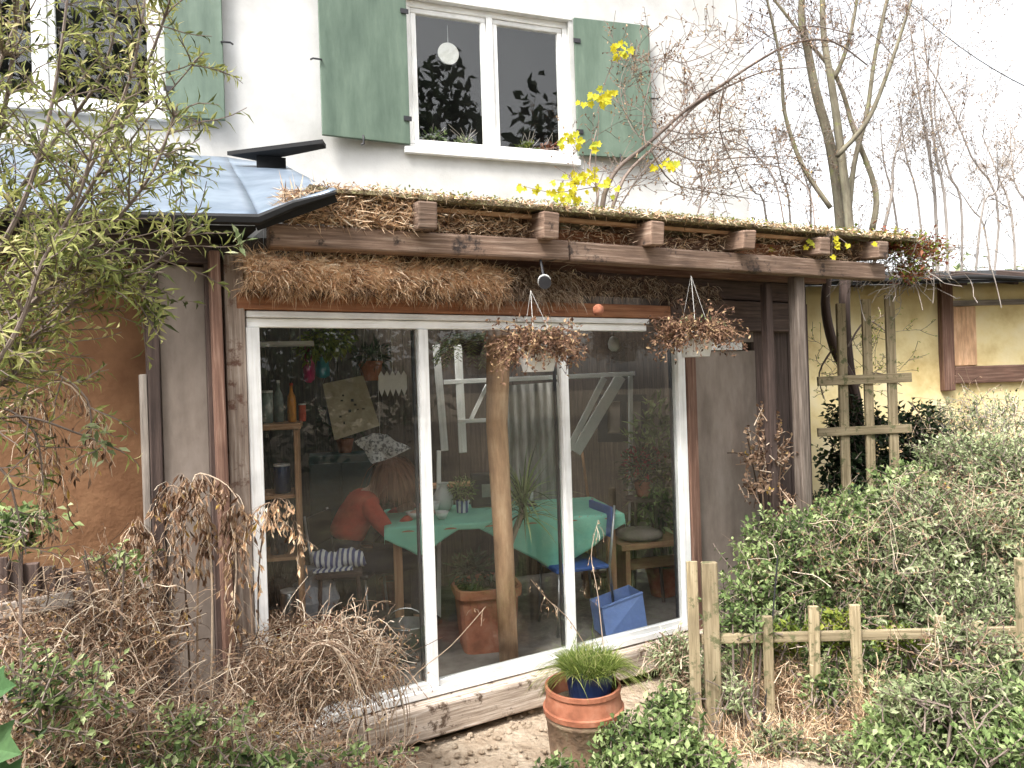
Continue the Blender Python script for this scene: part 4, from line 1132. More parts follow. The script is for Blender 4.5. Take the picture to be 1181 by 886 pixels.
# broom and bucket, crumpled bag, stacked trays
p = W(690, 6.2, FL); t = thing('broom', 'broom leaning against the back wall right of the pale curtain', 'broom', p)
m = MB(); m.tube([p+up(.15), p+Vector((-.1,.2,1.35))], .012, 8); m.build('handle', M['pine'], t)
m = MB(); m.obox(p+up(.12), ux*.14, uy*.025, up(.025)); m.build('head', M['red_wood'], t)
m = MB(); 
for k in range(160): q = p+up(.10)+ux*rnd.uniform(-.135,.135)+uy*rnd.uniform(-.02,.02); m.strip([q, q-up(.05), q-up(.10)+ux*rnd.gauss(0,.01)], .003, ux, taper=False)
m.build('bristles', M['straw'], t)
p = W(470, 4.75, FL); t = thing('grey_bucket', 'grey metal bucket on the floor just left of the mullion', 'bucket', p)
m = MB(); m.lathe(p, [(.09,0),(.13,.22),(.137,.225),(.13,.235),(.10,.05)], 24, cap1=False); m.build('bucket', M['steel'], t, smooth=True)
m = MB(); m.tube([p+up(.225)+Vector((.13*math.cos(a), -.02, .11*math.sin(a))) for a in [math.pi*j/10 for j in range(11)]], .004, 5); m.build('handle', M['steel'], t)
p = W(362, 4.95, FL+.225)
t = thing('crumpled_bag', 'crumpled light grey plastic bag on top of the red box', 'bag', p)
M['bag'] = m_plain('grey plastic', (.36,.37,.40), rough=.35)
m = MB(); prof = [(.06,0),(.13,.03),(.15,.12),(.12,.22),(.05,.29),(.07,.34)]
m.lathe(p, prof, 22, cap1=True, wob=.16)
for v in m.v: v += Vector((noise.noise(v*13), noise.noise(v*13+Vector((5,0,0))), noise.noise(v*11)))*.03
m.build('bag', M['bag'], t)
for k, (px, zz, mt, lab) in enumerate(((378, .0, 'dark_wood', 'lower dark tray of the pair standing on the floor left of the person'), (378, .12, 'red_wood', 'upper reddish tray of the pair standing on the floor left of the person'))):
    p = W(px, 4.45, FL+zz); t = thing('wooden_tray', lab, 'tray', p)
    m = MB(); m.obox(p+up(.01), ux*.12, uy*.09, up(.008)); m.build('bottom', M[mt], t)
    for (a_, b_, c_, d_) in ((0, -.09, .12, .006), (0, .09, .12, .006), (-.12, 0, .006, .084), (.12, 0, .006, .084)):
        m = MB(); m.obox(p+up(.055)+ux*a_+uy*b_, ux*c_, uy*d_, up(.05)); m.build('side', M[mt], t)
# tins and pots along a board on the back wall
p = at(545, 560, 6.25); p.z = 1.02
t = thing('wall_board', 'narrow wooden wall board with pots on the back wall behind the table', 'shelf', p)
m = MB(); m.obox(p, ux*.55, uy*.09, up(.012)); m.build('board', M['pine'], t)
for sx in (-.4, .4):
    m = MB(); m.obox(p+ux*sx-up(.07), ux*.012, uy*.08, up(.055)); m.build('bracket', M['pine'], t)
# ================================================================== hanging baskets, camera, outside things
def basket(px, ytop, Y, label, rad, pxc, yc):
    top = at(px, ytop, Y); c = at(pxc, yc, Y); t = thing('hanging_basket', label, 'hanging basket', c-up(.08), 'dried hanging baskets under the eaves')
    m = MB(); m.lathe(c-up(.10), [(.085, -.03), (.115, .09), (.125, .095), (.128, .125), (.10, .125)], 20); m.build('pot', M['white_obj'], t, smooth=False)
    for a in (0.3, 2.4, 4.5):
        m = MB(); m.tube([c+Vector((.11*math.cos(a), .11*math.sin(a), .02)), top], .0015, 4); m.build('cord', M['paper'], t)
    m = MB(); b = MB()
    for k in range(520):
        a = rnd.uniform(0, 6.283); d = Vector((math.cos(a), math.sin(a), rnd.uniform(.1, 1.3))).normalized(); L = rad*rnd.uniform(.35, 1.2)
        pts = [c+Vector((math.cos(a)*.05, math.sin(a)*.05, .02))]
        for j in range(5): d = (d+Vector((rnd.gauss(0,.25), rnd.gauss(0,.25), rnd.gauss(0,.18)-.24))).normalized(); pts.append(pts[-1]+d*L/5)
        m.strip(pts, .0026, Vector((rnd.gauss(0,1), rnd.gauss(0,1), rnd.gauss(0,1))).normalized(), taper=False)
        for j in range(7):
            q = pts[rnd.randint(1, 5)]; b.leaf(q, Vector((rnd.gauss(0,1), rnd.gauss(0,1), rnd.gauss(-.3,1))), Vector((rnd.gauss(0,1),rnd.gauss(0,1),1)), rnd.uniform(.016,.034), .015)
    m.build('dry_stems', M['basketleaf'], t); b.build('dry_leaves', M['basketleaf'], t)
    m = MB(); foliage(m, c+up(.05), rad*.7, rad*.6, rad*.32, 110, .03, .014); m.build('green_shoots', M['silver'], t)
basket(612, 335, 4.12, 'dried plant in a white hanging pot in front of the middle of the glass', .25, 620, 402)
basket(797, 318, 4.68, 'dried plant hanging in front of the top right corner of the glass', .26, 802, 388)
c = at(628, 326, 4.15)
t = thing('spotlight', 'small black and white spotlight under the middle of the eaves beam', 'spotlight', c+up(.06))
m = MB(); m.tube([c+Vector((0,.05,.02)), c+Vector((0,-.02,0)), c+Vector((0,-.05,-.008))], [.030,.034,.036], 16); m.build('housing', M['dark'], t, smooth=False)
m = MB(); m.tube([c+Vector((0,.03,.02)), c+Vector((-.02,.06,.16))], .007, 6); m.build('bracket', M['dark'], t)
m = MB(); m.tube([c+Vector((0,.052,.02)), c+Vector((0,.02,.012)), c+Vector((0,.005,.006))], [.020,.038,.038], 16); m.build('collar', M['white_obj'], t)
c = at(690, 358, 4.35)
m = MB(); m.lathe(c, [(.02,-.03), (.034,-.01), (.03,.02), (.012,.035)], 10, cap1=True, wob=.2); o = m.build('clay_knob', M['terra'], None, smooth=True); tag(o, 'small orange clay lump stuck on the white frame under the eaves', 'clay lump'); solo(o, c-up(.03))

# --- pots in front of the glass
pc_ = W(675, 3.78, GZ)
t = thing('base_pot', 'mossy upturned terracotta pot used as a stand under the orange one', 'plant pot', pc_)
m = MB(); m.lathe(pc_-up(.04), [(.165, 0), (.180, .12), (.192, .275), (.198, .28), (.198, .308), (.15, .308)], 32, cap1=True); m.build('pot_body', M['mossterra'], t, smooth=True)
c = pc_+up(.270)
t = thing('terracotta_pot', 'orange terracotta pot ring with flared foot standing on the mossy pot', 'plant pot', c)
m = MB(); m.lathe(c, [(.150, .02), (.206, 0), (.208, .025), (.198, .03), (.186, .105), (.195, .11), (.195, .132), (.181, .132), (.172, .03)], 36, cap0=False); m.build('pot_body', M['terra'], t, smooth=False)
m = MB(); m.lathe(c+up(.035), [(.17, 0)], 30, cap0=False, cap1=True); m.build('soil', M['soil'], t)
c2 = c+Vector((.035, .0, .036))
t = thing('grass_pot', 'dark blue pot overflowing with green grass inside the terracotta pot', 'plant pot', c2)
m = MB(); m.lathe(c2, [(.10, 0), (.125, .17), (.132, .172), (.132, .19), (.12, .19), (.118, .16)], 28); m.build('pot_body', M['bluepot'], t, smooth=False)
m = MB()
for k in range(3400):
    a = rnd.uniform(0, 6.283); rr = .135*rnd.random()**.5; p = c2+Vector((rr*math.cos(a), rr*math.sin(a), .17))
    d = Vector((math.cos(a)*.55, math.sin(a)*.55, rnd.uniform(.8, 1.5)))+Vector((rnd.gauss(0,.25), rnd.gauss(0,.25), 0)); d.normalize()
    if rnd.random() < .22 and math.sin(a) > -.5: d = (d+Vector((rnd.choice((-.5,.6,.7)),-.1,-.3))).normalized(); L = rnd.uniform(.13,.30)
    else: L = rnd.uniform(.05, .13)
    pts = [p]
    for j in range(5): d = (d+up(-.34 if L > .12 else -.16)).normalized(); pts.append(pts[-1]+d*L/5)
    m.strip(pts, rnd.uniform(.003,.005), Vector((rnd.gauss(0,1), rnd.gauss(0,1), 0)).normalized())
m.build('grass', M['grass'], t)

# --- picket fence
FY = 4.0
fa, fb = W(812, FY, GZ), W(1172, FY-.05, GZ)
fu_ = (fb-fa).normalized(); fn = Vector((-fu_.y, fu_.x, 0))
fence = thing('picket_fence', 'weathered picket fence half buried in green shrubs at the right', 'fence', (fa+fb)/2)
def picket(px, ytop, w=.055, name='picket', zb=GZ, off=-.02, lean=0.0):
    b = W(px, FY, zb); t_ = at(px, ytop, FY); s = (b-fa).dot(fu_)
    p0 = fa+fu_*s+fn*off; p0.z = zb
    m = MB(); m.beam(p0, p0+up(t_.z-zb)+fu_*lean, w, .022 if name == 'picket' else .05, side=fu_, jit=.003)
    return m.build(name, M['fence'], fence, bevel=.005)
picket(803, 646, .058); picket(824, 648, .085, 'gate_post', off=.0)
for (px, yt, ln) in ((887, 708, .0), (938, 696, .01), (988, 694, -.01), (1078, 706, .02), (1125, 712, -.01), (1178, 640, 0)):
    picket(px, yt, .055 if px < 1170 else .09, 'picket' if px < 1170 else 'gate_post', lean=ln)
for k, (px, yt) in enumerate(((1235, 700), (1290, 704))): picket(px, yt)
for zz, nm in ((at(850, 737, FY).z, 'rail'),):
    m = MB(); a = fa+fn*.012+fu_*.0; a.z = zz; b = fa+fu_*2.6+fn*.012; b.z = zz+.01; m.beam(a, b, .03, .05, side=fn, jit=.003); m.build(nm, M['fence'], fence, bevel=.004)
c = at(825, 838, FY-.06)
m = MB(); m.obox(c, fu_*.020, fn*.004, up(.030)); m.build('plate', M['steel'], fence, bevel=.002)
# --- trellis
TY = 5.9
ta_, tb_ = at(945, 440, TY), at(1050, 440, TY+.1); tv = (tb_-ta_); tv.z = 0; tv.normalize(); tnn = Vector((-tv.y, tv.x, 0))
tr = thing('wooden_trellis', 'grey wooden trellis of upright and cross slats right of the outer post', 'trellis', W(1010, TY, GZ))
for (px, y0) in ((981, 350), (1010, 345), (1037, 340)):
    a = at(px, y0, TY+.03); b = W(px, TY+.03, GZ); a = Vector((b.x, b.y, a.z)); m = MB(); m.beam(b, a, .075, .022, side=tv, jit=.003); m.build('upright', M['fence'], tr, bevel=.003)
for (yy, w) in ((439, .075), (498, .07), (578, .06)):
    a, b = at(943, yy+1, TY), at(1051, yy-2, TY+.02); b.z = a.z+.01; m = MB(); m.beam(a, b, .024, w, side=tnn, jit=.003); m.build('cross_slat', M['fence'], tr, bevel=.003)
# --- neighbour outbuilding, half timbered
_n = at(1000, 400, 7.6); Nn = Plane((_n.x, _n.y), R(6))
nb = thing('neighbour_outbuilding', 'ochre walled half timbered outbuilding with a black roof edge at the right', 'outbuilding', Nn.P(1.5, .5, GZ))
m = MB(); nx, nz = 60, 24
for j in range(nz+1):
    for i in range(nx+1):
        s = -1.6+6.6*i/nx; z = -.1+(.06+Nn.hit(1100,322,-.03)[1])*j/nz; m.v.append(Nn.P(s, .012*noise.noise(Vector((s*2.2, z*2.2, 9))), z))
for j in range(nz):
    for i in range(nx): k = j*(nx+1)+i; m.face((k, k+1, k+nx+2, k+nx+1))
w0 = m.build('wall', M['yellow_wall'], nb, smooth=True); k = w0.modifiers.new('t', 'SOLIDIFY'); k.thickness = .1; k.offset = -1
def nbz(px, py): return Nn.hit(px, py, -.03)
(s_, z_) = nbz(1093, 445)
m = MB(); m.box(Nn, s_-.07, s_+.07, -.07, .02, z_-.05, nbz(1093, 325)[1], jit=.008); m.build('post', M['red_wood'], nb, bevel=.01)
m = MB(); m.box(Nn, s_+.075, s_+3.6, -.06, .02, nbz(1140, 442)[1], nbz(1140, 422)[1], jit=.008); m.build('beam', M['red_wood'], nb, bevel=.012)
m = MB(); m.box(Nn, s_+.075, s_+3.6, -.03, .02, nbz(1140, 352)[1], nbz(1140, 346)[1]); m.build('ledge', M['grey_wood'], nb)
m = MB(); m.box(Nn, s_+.08, s_+.34, -.035, -.005, nbz(1140, 421)[1], nbz(1140, 353)[1], jit=.004); m.build('board', M['trunk_wood'], nb, bevel=.004)
m = MB(); m.box(Nn, s_+.075, s_+3.6, -.05, .02, nbz(1140, 530)[1], nbz(1140, 519)[1], jit=.005); m.build('low_beam', M['grey_wood'], nb, bevel=.008)
m = MB(); zr = nbz(1100, 322)[1]
m.v += []
pts = [(-1.7, zr+.02), (5.2, zr+.05)]
m.obox(Nn.P(1.75, .9, zr+.16), Nn.u*3.4, (Nn.n*1.35+up(.24)), up(.016)); m.build('roof', M['black'], nb)
m = MB(); m.tube([Nn.P(-1.0+.3*k, -.46, zr-.05+.05*noise.noise(Vector((k*.7,2,0)))) for k in range(20)], .022, 7); m.build('gutter', M['black'], nb)
for k in range(7):
    m = MB(); s = -.3+.55*k; m.beam(Nn.P(s, -.40, zr-.075), Nn.P(s, .5, zr+.12), .06, .08, side=Nn.u); m.build('rafter_end', M['dark_wood'], nb, bevel=.005)
# --- overhead cable
a, b = at(1030, -15, 11), at(1260, 130, 8)
m = MB(); pts = [a*(1-k/12)+b*(k/12)+up(-.25*4*(k/12)*(1-k/12)) for k in range(13)]; m.tube(pts, .006, 5); o = m.build('overhead_cable', M['black'], None); tag(o, 'thin overhead cable sloping down across the sky at the right', 'cable'); solo(o, a)

# ================================================================== plants
def wander(p, d, L, n, grav=0.0, wig=.15):
    pts = [Vector(p)]; d = Vector(d).normalized()
    for k in range(n):
        d = (d + Vector((rnd.gauss(0,wig), rnd.gauss(0,wig), rnd.gauss(0,wig)+grav))).normalized()
        pts.append(pts[-1]+d*L/n)
    return pts, d
def twigs(mb, p, d, L, r, lev, lf=None, grav=.03, spread=.7, nch=5):
    n = 5 if lev else 3
    pts, de = wander(p, d, L, n, grav, .13)
    mb.tube(pts, [max(.0022, r*(1-.75*k/n)) for k in range(n+1)], 4 if r > .006 else 3, cap=False)
    if lf is not None and lev <= 1:
        for k in range(3):
            q = pts[rnd.randint(1, n)]; lf.leaf(q, Vector((rnd.gauss(0,1), rnd.gauss(0,1), rnd.gauss(0,1))), up(1), rnd.uniform(.015,.04), .016)
    if lev > 0:
        for k in range(nch):
            t_ = rnd.uniform(.25, 1.0); i = min(n-1, int(t_*n)); q = pts[i].lerp(pts[i+1], t_*n-i if t_*n-i <= 1 else 1)
            ax = (pts[i+1]-pts[i]).normalized(); o = ax.orthogonal().normalized(); o.rotate(Matrix.Rotation(rnd.uniform(0, 6.283), 3, ax))
            twigs(mb, q, ax*(1-spread*.5)+o*spread+up(.15), L*rnd.uniform(.4, .65), r*.5, lev-1, lf, grav, spread, nch)
def limb(mb, P_, r0, r1, Y, Y2=None, n=7):
    """smooth limb through picture-measured points at a common depth"""
    q = []
    for k, (px, py) in enumerate(P_):
        yy = Y if Y2 is None else Y+(Y2-Y)*k/(len(P_)-1)
        q.append(at(px, py, yy))
    pts = []
    for k in range(len(q)-1):
        a = q[max(0,k-1)]; b = q[k]; c = q[k+1]; d = q[min(len(q)-1, k+2)]
        for j in range(4):
            t_ = j/4; pts.append(.5*((2*b)+(c-a)*t_+(2*a-5*b+4*c-d)*t_*t_+(3*b-a-3*c+d)*t_**3))
    pts.append(q[-1]); N = len(pts)-1
    mb.tube(pts, [r0+(r1-r0)*k/N for k in range(N+1)], n, cap=True)
    return pts
def sprout(mb, lf, pts, n, L, lev, r=.006, spread=.8, t0=.15, grav=.03, nch=4):
    for _ in range(n):
        t_ = t0+(1-t0)*rnd.random(); i = min(len(pts)-2, int(t_*(len(pts)-1))); ax = (pts[i+1]-pts[i]).normalized()
        o = ax.orthogonal().normalized(); o.rotate(Matrix.Rotation(rnd.uniform(0, 6.283), 3, ax))
        twigs(mb, pts[i], ax*.5+o*spread+up(.3), L*rnd.uniform(.6, 1.3), r, lev, lf, grav, spread*.85, nch)
# main bare tree behind the roof
def bare_tree(label, base, limbs, Y, n, L, lev, bark, twig, leafmat, r=.006, name='bare_tree', group=None, cat='tree'):
    t = thing(name, label, cat, base, group)
    tk = MB(); tw = MB(); lf = MB()
    for (P_, r0, r1) in limbs:
        pts = limb(tk, P_, r0, r1, Y+rnd.uniform(-.5,.5)); sprout(tw, lf, pts, n, L, lev, r)
    tk.build('trunk', M[bark], t, smooth=True); tw.build('crown', M[twig], t)
    if leafmat: lf.build('buds', M[leafmat], t)
    return t
bare_tree('forked bare tree with mossy stems rising behind the shed roof', W(975, 8.8, GZ),
    [([(975,560),(972,300),(960,180),(942,110),(932,60),(924,15),(930,-40)], .075, .035), ([(985,560),(982,300),(968,160),(958,90),(950,40),(948,-30)], .06, .028),
     ([(978,262),(985,190),(1000,130),(1010,60),(1030,-30)], .035, .02), ([(958,240),(925,190),(905,130),(900,70),(880,-20)], .03, .014),
     ([(1006,265),(1010,220),(985,150),(965,90),(925,40),(885,-10)], .04, .015), ([(965,180),(1000,140),(1025,80),(1045,20),(1060,-30)], .032, .012), ([(962,90),(975,60),(985,20),(992,-30)],.03,.015)],
    8.8, 9, .7, 2, 'bark', 'twig', 'deadleaf')
bare_tree('multi stemmed bare shrub tree right of the forked tree', W(1085, 9.5, GZ),
    [([(1085,560),(1080,262),(1072,180),(1060,110),(1050,30)], .026, .008), ([(1095,560),(1092,262),(1078,170),(1070,80),(1062,0)], .022, .007),
     ([(1075,560),(1062,262),(1045,180),(1035,110)], .019, .006), ([(1100,560),(1110,262),(1095,200),(1078,130),(1085,60),(1098,22)], .019, .006), ([(1070,560),(1035,262),(1020,190),(1015,140)], .019, .006),
     ([(1110,560),(1152,262),(1120,180),(1090,110),(1060,60)], .019, .006), ([(1110,560),(1130,262),(1150,220),(1180,170)], .019, .006)],
    9.5, 13, .65, 2, 'pale_twig', 'pale_twig', 'deadleaf')
bare_tree('pale twiggy tree at the far right edge against the sky', W(1170, 11, GZ),
    [([(1170,560),(1170,280),(1150,200),(1130,150)], .024, .007), ([(1190,560),(1195,280),(1170,210),(1165,140)], .024, .007), ([(1160,560),(1140,290),(1120,240),(1090,200)], .019, .006), ([(1200,560),(1230,280),(1215,200),(1200,150)], .024, .007)],
    11, 12, .7, 2, 'pale_twig', 'pale_twig', 'drystem')
bare_tree('low tangle of pale bare twigs between the white house and the forked tree', W(915, 9.6, GZ),
    [([(915,560),(912,262),(900,200),(890,150)], .019, .006), ([(900,560),(885,262),(868,220),(850,190)], .019, .006), ([(925,560),(935,262),(930,210),(915,170)], .019, .006), ([(930,560),(1020,262),(1030,190),(1040,150)],.03,.008)],
    9.6, 13, .6, 2, 'pale_twig', 'pale_twig', 'drystem')
# climber on the roof (vine across the house corner)
t = thing('climbing_vine', 'bare twisted climber arching from the roof across the house corner', 'vine', at(700, 242, 5.5))
tk = MB(); tw = MB(); lf = MB()
VL = [([(693,262),(697,225),(712,195),(745,168),(790,128),(830,100),(872,72),(915,50),(960,48),(1000,75)], .022, .006),
      ([(700,262),(720,205),(760,165),(805,120),(850,95),(885,82),(930,78)], .016, .004), ([(684,262),(690,215),(680,190),(688,150)], .012, .004),
      ([(700,262),(740,200),(775,165),(800,120),(835,70),(850,30),(846,-20)], .006, .003), ([(760,170),(730,150),(715,100),(730,60)], .004, .002),
      ([(800,262),(810,215),(790,180),(755,172)], .006, .003), ([(905,262),(890,200),(850,165),(800,160),(760,190)], .006, .003), ([(940,262),(930,215),(885,190),(830,200),(800,235)], .005, .003),
      ([(985,40),(930,30),(880,45),(840,90),(815,140)], .005, .003),
      ([(745,170),(742,130),(760,70),(790,72),(830,55),(862,20)], .005, .003), ([(760,165),(800,185),(850,182),(905,180),(920,182)], .006, .003),
      ([(750,172),(775,210),(820,222),(870,230),(915,238)], .006, .003), ([(835,100),(830,150),(850,200),(858,222)], .006, .003), ([(790,130),(760,110),(745,60)], .004, .002), ([(770,150),(800,155),(862,150)], .005, .003)]
for (P_, a, b) in VL:
    pts = limb(tk, P_, a, b, 5.6, 6.3, 6); sprout(tw, lf, pts, 11, .38, 1, .0030, .9, nch=5)
tk.build('stem', M['twig'], t, smooth=True); tw.build('twigs', M['twig'], t); lf.build('withered_leaves', M['deadleaf'], t)
yl = MB()
for (px, py, n, s) in ((718,58,14,11), (692,113,26,13), (656,160,14,9), (682,166,6,9), (665,212,26,16), (660,232,18,12), (600,214,3,5), (622,216,3,5), (640,222,5,8), (768,186,12,10), (676,200,9,10), (690,215,10,12), (960,286,0,0)):
    for _ in range(n):
        p = at(px+rnd.gauss(0, s*.75), py+rnd.gauss(0, s*.5), 5.55+rnd.uniform(-.1,.1))
        yl.lobed(p, Vector((rnd.gauss(0,.7), rnd.gauss(0,.3), rnd.gauss(-.5,.6))), Vector((rnd.gauss(0,.4), -1, rnd.gauss(.3,.4))), rnd.uniform(.035,.062), rnd.random())
yl.build('yellow_leaves', M['yellow'], t)
tw = MB()
for (P_) in ([(690,240),(686,200),(690,150),(692,113),(705,80),(722,52)], [(664,240),(662,200),(655,160)], [(690,215),(640,222),(600,214)], [(700,200),(740,190),(768,186)]): limb(tw, P_, .004, .002, 5.55, n=4)
tw.build('thin_stems', M['twig'], t)
# creeper heap where the roof meets the neighbour roof
t = thing('creeper_heap', 'withered creeper with reddish leaves heaped on the right end of the roof edge', 'creeper', at(1040, 300, 5.7))
lf = MB(); tw = MB(); gl = MB()
for (px, py, sx, sy, n) in ((1030, 282, 40, 13, 700), (980, 275, 50, 7, 350), (1065, 290, 30, 15, 450), (1050, 315, 22, 8, 220)):
    for _ in range(n):
        p = at(px+rnd.gauss(0, sx*.5), py+rnd.gauss(0, sy*.6), 5.7+rnd.uniform(-.15,.25))
        (lf if rnd.random() < .55 else gl).leaf(p, Vector((rnd.gauss(0,1), rnd.gauss(0,1), rnd.gauss(0,.8))), up(1), rnd.uniform(.03,.06), .028)
for _ in range(120):
    p = at(1035+rnd.gauss(0, 28), 298+rnd.gauss(0, 12), 5.7+rnd.uniform(-.15,.2)); pts, d = wander(p, (rnd.gauss(0,1), rnd.gauss(0,.5), rnd.gauss(.1,.8)), rnd.uniform(.15,.5), 6, -.12, .3); tw.tube(pts, .0028, 3, cap=False)
for (P_) in ([(1045,300),(1035,330),(1022,345)], [(1076,298),(1077,330),(1076,350)], [(1138,295),(1148,325),(1155,355)], [(1032,300),(1033,325),(1020,345)]): limb(tw, P_, .005, .003, 5.7, n=4)
lf.build('red_leaves', M['redleaf'], t); gl.build('green_leaves', M['limeleaf'], t); tw.build('stems', M['pale_twig'], t)
t = thing('yellow_leaf_sprig', 'sprig of yellow leaves hanging over the right half of the roof edge', 'leaf sprig', at(952, 290, 5.15))
m = MB(); s_ = MB()
for _ in range(16):
    p = at(952+rnd.gauss(0,22), 283+rnd.gauss(0,7), 5.10); m.lobed(p, Vector((rnd.gauss(0,.7), -.2, -.6)), Vector((0,-1,.3)), .04, rnd.random())
    s_.tube([at(960, 268, 5.15), p], .0018, 3, cap=False)
m.build('leaves', M['yellow'], t); s_.build('stems', M['twig'], t)
# dark twisted trunks behind the trellis
t = thing('twisted_trunk', 'two dark curved stems behind the trellis in front of the ochre wall', 'tree', W(985, 6.4, GZ))
tk = MB(); limb(tk, [(1000,640),(992,520),(985,450),(962,400),(952,350),(958,300)], .055, .035, 6.4); limb(tk, [(985,640),(988,500),(978,420),(974,360),(976,300)], .06, .045, 6.5)
tk.build('trunk', M['dark_wood'], t, smooth=True); tw = MB(); lf = MB()
for P_ in ([(962,400),(945,430),(950,460)], [(985,450),(1010,430),(1040,445)], [(978,400),(1000,370),(1030,390)]): sprout(tw, lf, limb(tw, P_, .01, .004, 6.4, n=5), 8, .3, 1, .003)
tw.build('crown', M['twig'], t); lf.build('leaves', M['limeleaf'], t)

# ------------------------------------------------------------------ leafy shrubs
def shrub(name, label, base, blobs, nst, lps, L, Wd, mat, cat='shrub', group=None, stem='twig', kind=None, thin=.0035, open_=0.0, updir=.35, hang=.0, extra=None):
    t = thing(name, label, cat, base, group) if kind is None else None
    st = MB(); lf = MB()
    for _ in range(nst):
        w = [b[1].x*b[1].z for b in blobs]; c, rr = rnd.choices(blobs, w)[0]
        d = Vector((rnd.gauss(0,1), rnd.gauss(0,1), rnd.gauss(.25,1))).normalized(); q = rnd.random()**.38
        tip = c+Vector((d.x*rr.x*q, d.y*rr.y*q, d.z*rr.z*q))
        dirn = (tip-c).normalized()*.6+up(updir)+Vector((rnd.gauss(0,.35), rnd.gauss(0,.35), rnd.gauss(0,.25)))
        ln = rnd.uniform(.12, .30)*max(.6, min(1.4, L/.05)); p0 = tip-dirn.normalized()*ln
        pts, de = wander(p0, dirn, ln, 4, -hang*.4, .12)
        st.tube(pts, [thin*1.2, thin, thin*.9, thin*.7, thin*.5], 3, cap=False)
        base_r = min(1, max(0, rnd.gauss(.45, .22)))
        for k in range(lps):
            f = .15+.85*k/max(1, lps-1); i = min(3, int(f*4)); q_ = pts[i].lerp(pts[i+1], f*4-i)
            ax = (pts[i+1]-pts[i]).normalized(); o = ax.orthogonal().normalized(); o.rotate(Matrix.Rotation(k*2.4+rnd.uniform(-.4,.4), 3, ax))
            dd = o*.8+ax*(.25+.5*f)+up(-hang)
            lf.leaf(q_, dd, ax+up(.5), 1.35*L*rnd.uniform(.6,1.2)*(1.1-.35*f), 1.35*Wd*rnd.uniform(.7,1.2), r=min(1, max(0, base_r+rnd.gauss(0,.15)+.15*(f-.5))), droop=.15)
    # main stems from the ground up into the blobs
    for _ in range(max(6, nst//60)):
        c, rr = rnd.choice(blobs); tip = c+Vector((rnd.uniform(-.7,.7)*rr.x, rnd.uniform(-.7,.7)*rr.y, rnd.uniform(-.2,.6)*rr.z))
        b = Vector((c.x+(tip.x-c.x)*.3, c.y+(tip.y-c.y)*.3, GZ-.03)) if name != 'hanging' else base
        mid = b.lerp(tip, .5)+Vector((rnd.gauss(0,.05), rnd.gauss(0,.05), 0)); st.tube([b, mid, tip], [thin*3, thin*2.2, thin], 5, cap=False)
    if kind:
        o = lf.build(name, M[mat], None); tag(o, label, cat, group, kind); o2 = st.build(name+'_stems', M[stem], None); tag(o2, kind='stuff'); return
    st.build('stems', M[stem], t); lf.build('foliage', M[mat], t); return t
def bl(px, py, Y, rx, ry, rz): return (at(px, py, Y), Vector((rx, ry, rz)))
shrub('green_shrub', 'dense mid green shrub behind the left end of the picket fence beside the outer post', W(905, 4.75, GZ),
      [bl(905, 640, 4.75, .38, .35, .33), bl(880, 710, 4.6, .42, .3, .32), bl(960, 630, 4.9, .35, .3, .35), bl(950, 720, 4.7, .4, .3, .35), bl(985,590,5.1,.3,.3,.2), bl(1040,560,5.4,.28,.25,.2)], 1500, 9, .040, .017, 'nettle')
shrub('silver_shrub', 'broad silvery leaved shrub filling the right side behind the fence', W(1090, 5.0, GZ),
      [bl(1060, 610, 5.0, .5, .45, .35), bl(1140, 640, 5.0, .5, .45, .45), bl(1040, 680, 4.8, .5, .4, .4), bl(1170, 560, 5.3, .5, .4, .4), bl(1110, 540, 5.6, .45, .4, .35), bl(1200, 700, 4.7, .4, .4, .4), bl(1120, 720, 4.6, .5, .3, .35)], 2700, 9, .045, .014, 'silver')
shrub('twiggy_shrub', 'thin greyish shrub in front of the ochre wall at the right edge', W(1130, 6.3, GZ),
      [bl(1130, 490, 6.3, .6, .4, .35), bl(1175, 530, 6.1, .5, .4, .4), bl(1085, 520, 6.4, .35, .3, .4)], 620, 6, .04, .012, 'silver', stem='pale_twig')
shrub('ivy_mass', 'dark ivy growing over the bottom of the trellis', W(1000, 6.2, GZ),
      [bl(985, 520, 6.2, .35, .25, .5), bl(1050, 520, 6.3, .4, .25, .5), bl(1010, 590, 6.1, .6, .3, .5), bl(1090, 600, 6.3, .5, .3, .5)], 900, 8, .05, .035, 'darkleaf')
shrub('front_shrub', 'bright green shrub in front of the picket fence at the right', W(1110, 3.6, GZ),
      [bl(1080, 840, 3.7, .38, .22, .24), bl(1150, 825, 3.65, .35, .25, .26), bl(1170, 870, 3.4, .35, .3, .25), bl(1040, 870, 3.5, .25, .25, .18)], 1300, 9, .042, .016, 'nettle')
shrub('gate_shrub', 'leafy shrub showing between the gate posts and the pickets', W(870, 4.3, GZ),
      [bl(870, 790, 4.35, .25, .2, .3), bl(930, 800, 4.5, .35, .2, .3), bl(1000, 790, 4.5, .35, .2, .3), bl(1090, 770, 4.4, .45, .2, .3), bl(860, 720, 4.05, .14, .08, .10), bl(1030, 790, 3.97, .3, .06, .08), bl(950, 790, 3.97, .16, .05, .12)], 1300, 8, .04, .018, 'nettle')
shrub('nettle_patch', 'bright green nettles growing in the foreground around the flower pot', W(720, 3.5, GZ),
      [bl(640, 892, 3.4, .16, .12, .06), bl(745, 865, 3.55, .28, .22, .20), bl(800, 880, 3.45, .25, .2, .14), bl(770, 815, 3.8, .13, .1, .12), bl(720, 892, 3.4, .22, .12, .08)], 600, 9, .040, .019, 'nettle')
shrub('pale_tuft', 'pale dry tuft spilling between the flower pot and the gate post', W(780, 4.3, GZ),
      [bl(785, 745, 4.35, .22, .12, .13), bl(800, 780, 4.2, .16, .12, .14)], 420, 6, .05, .008, 'silver', stem='drystem', hang=.6)
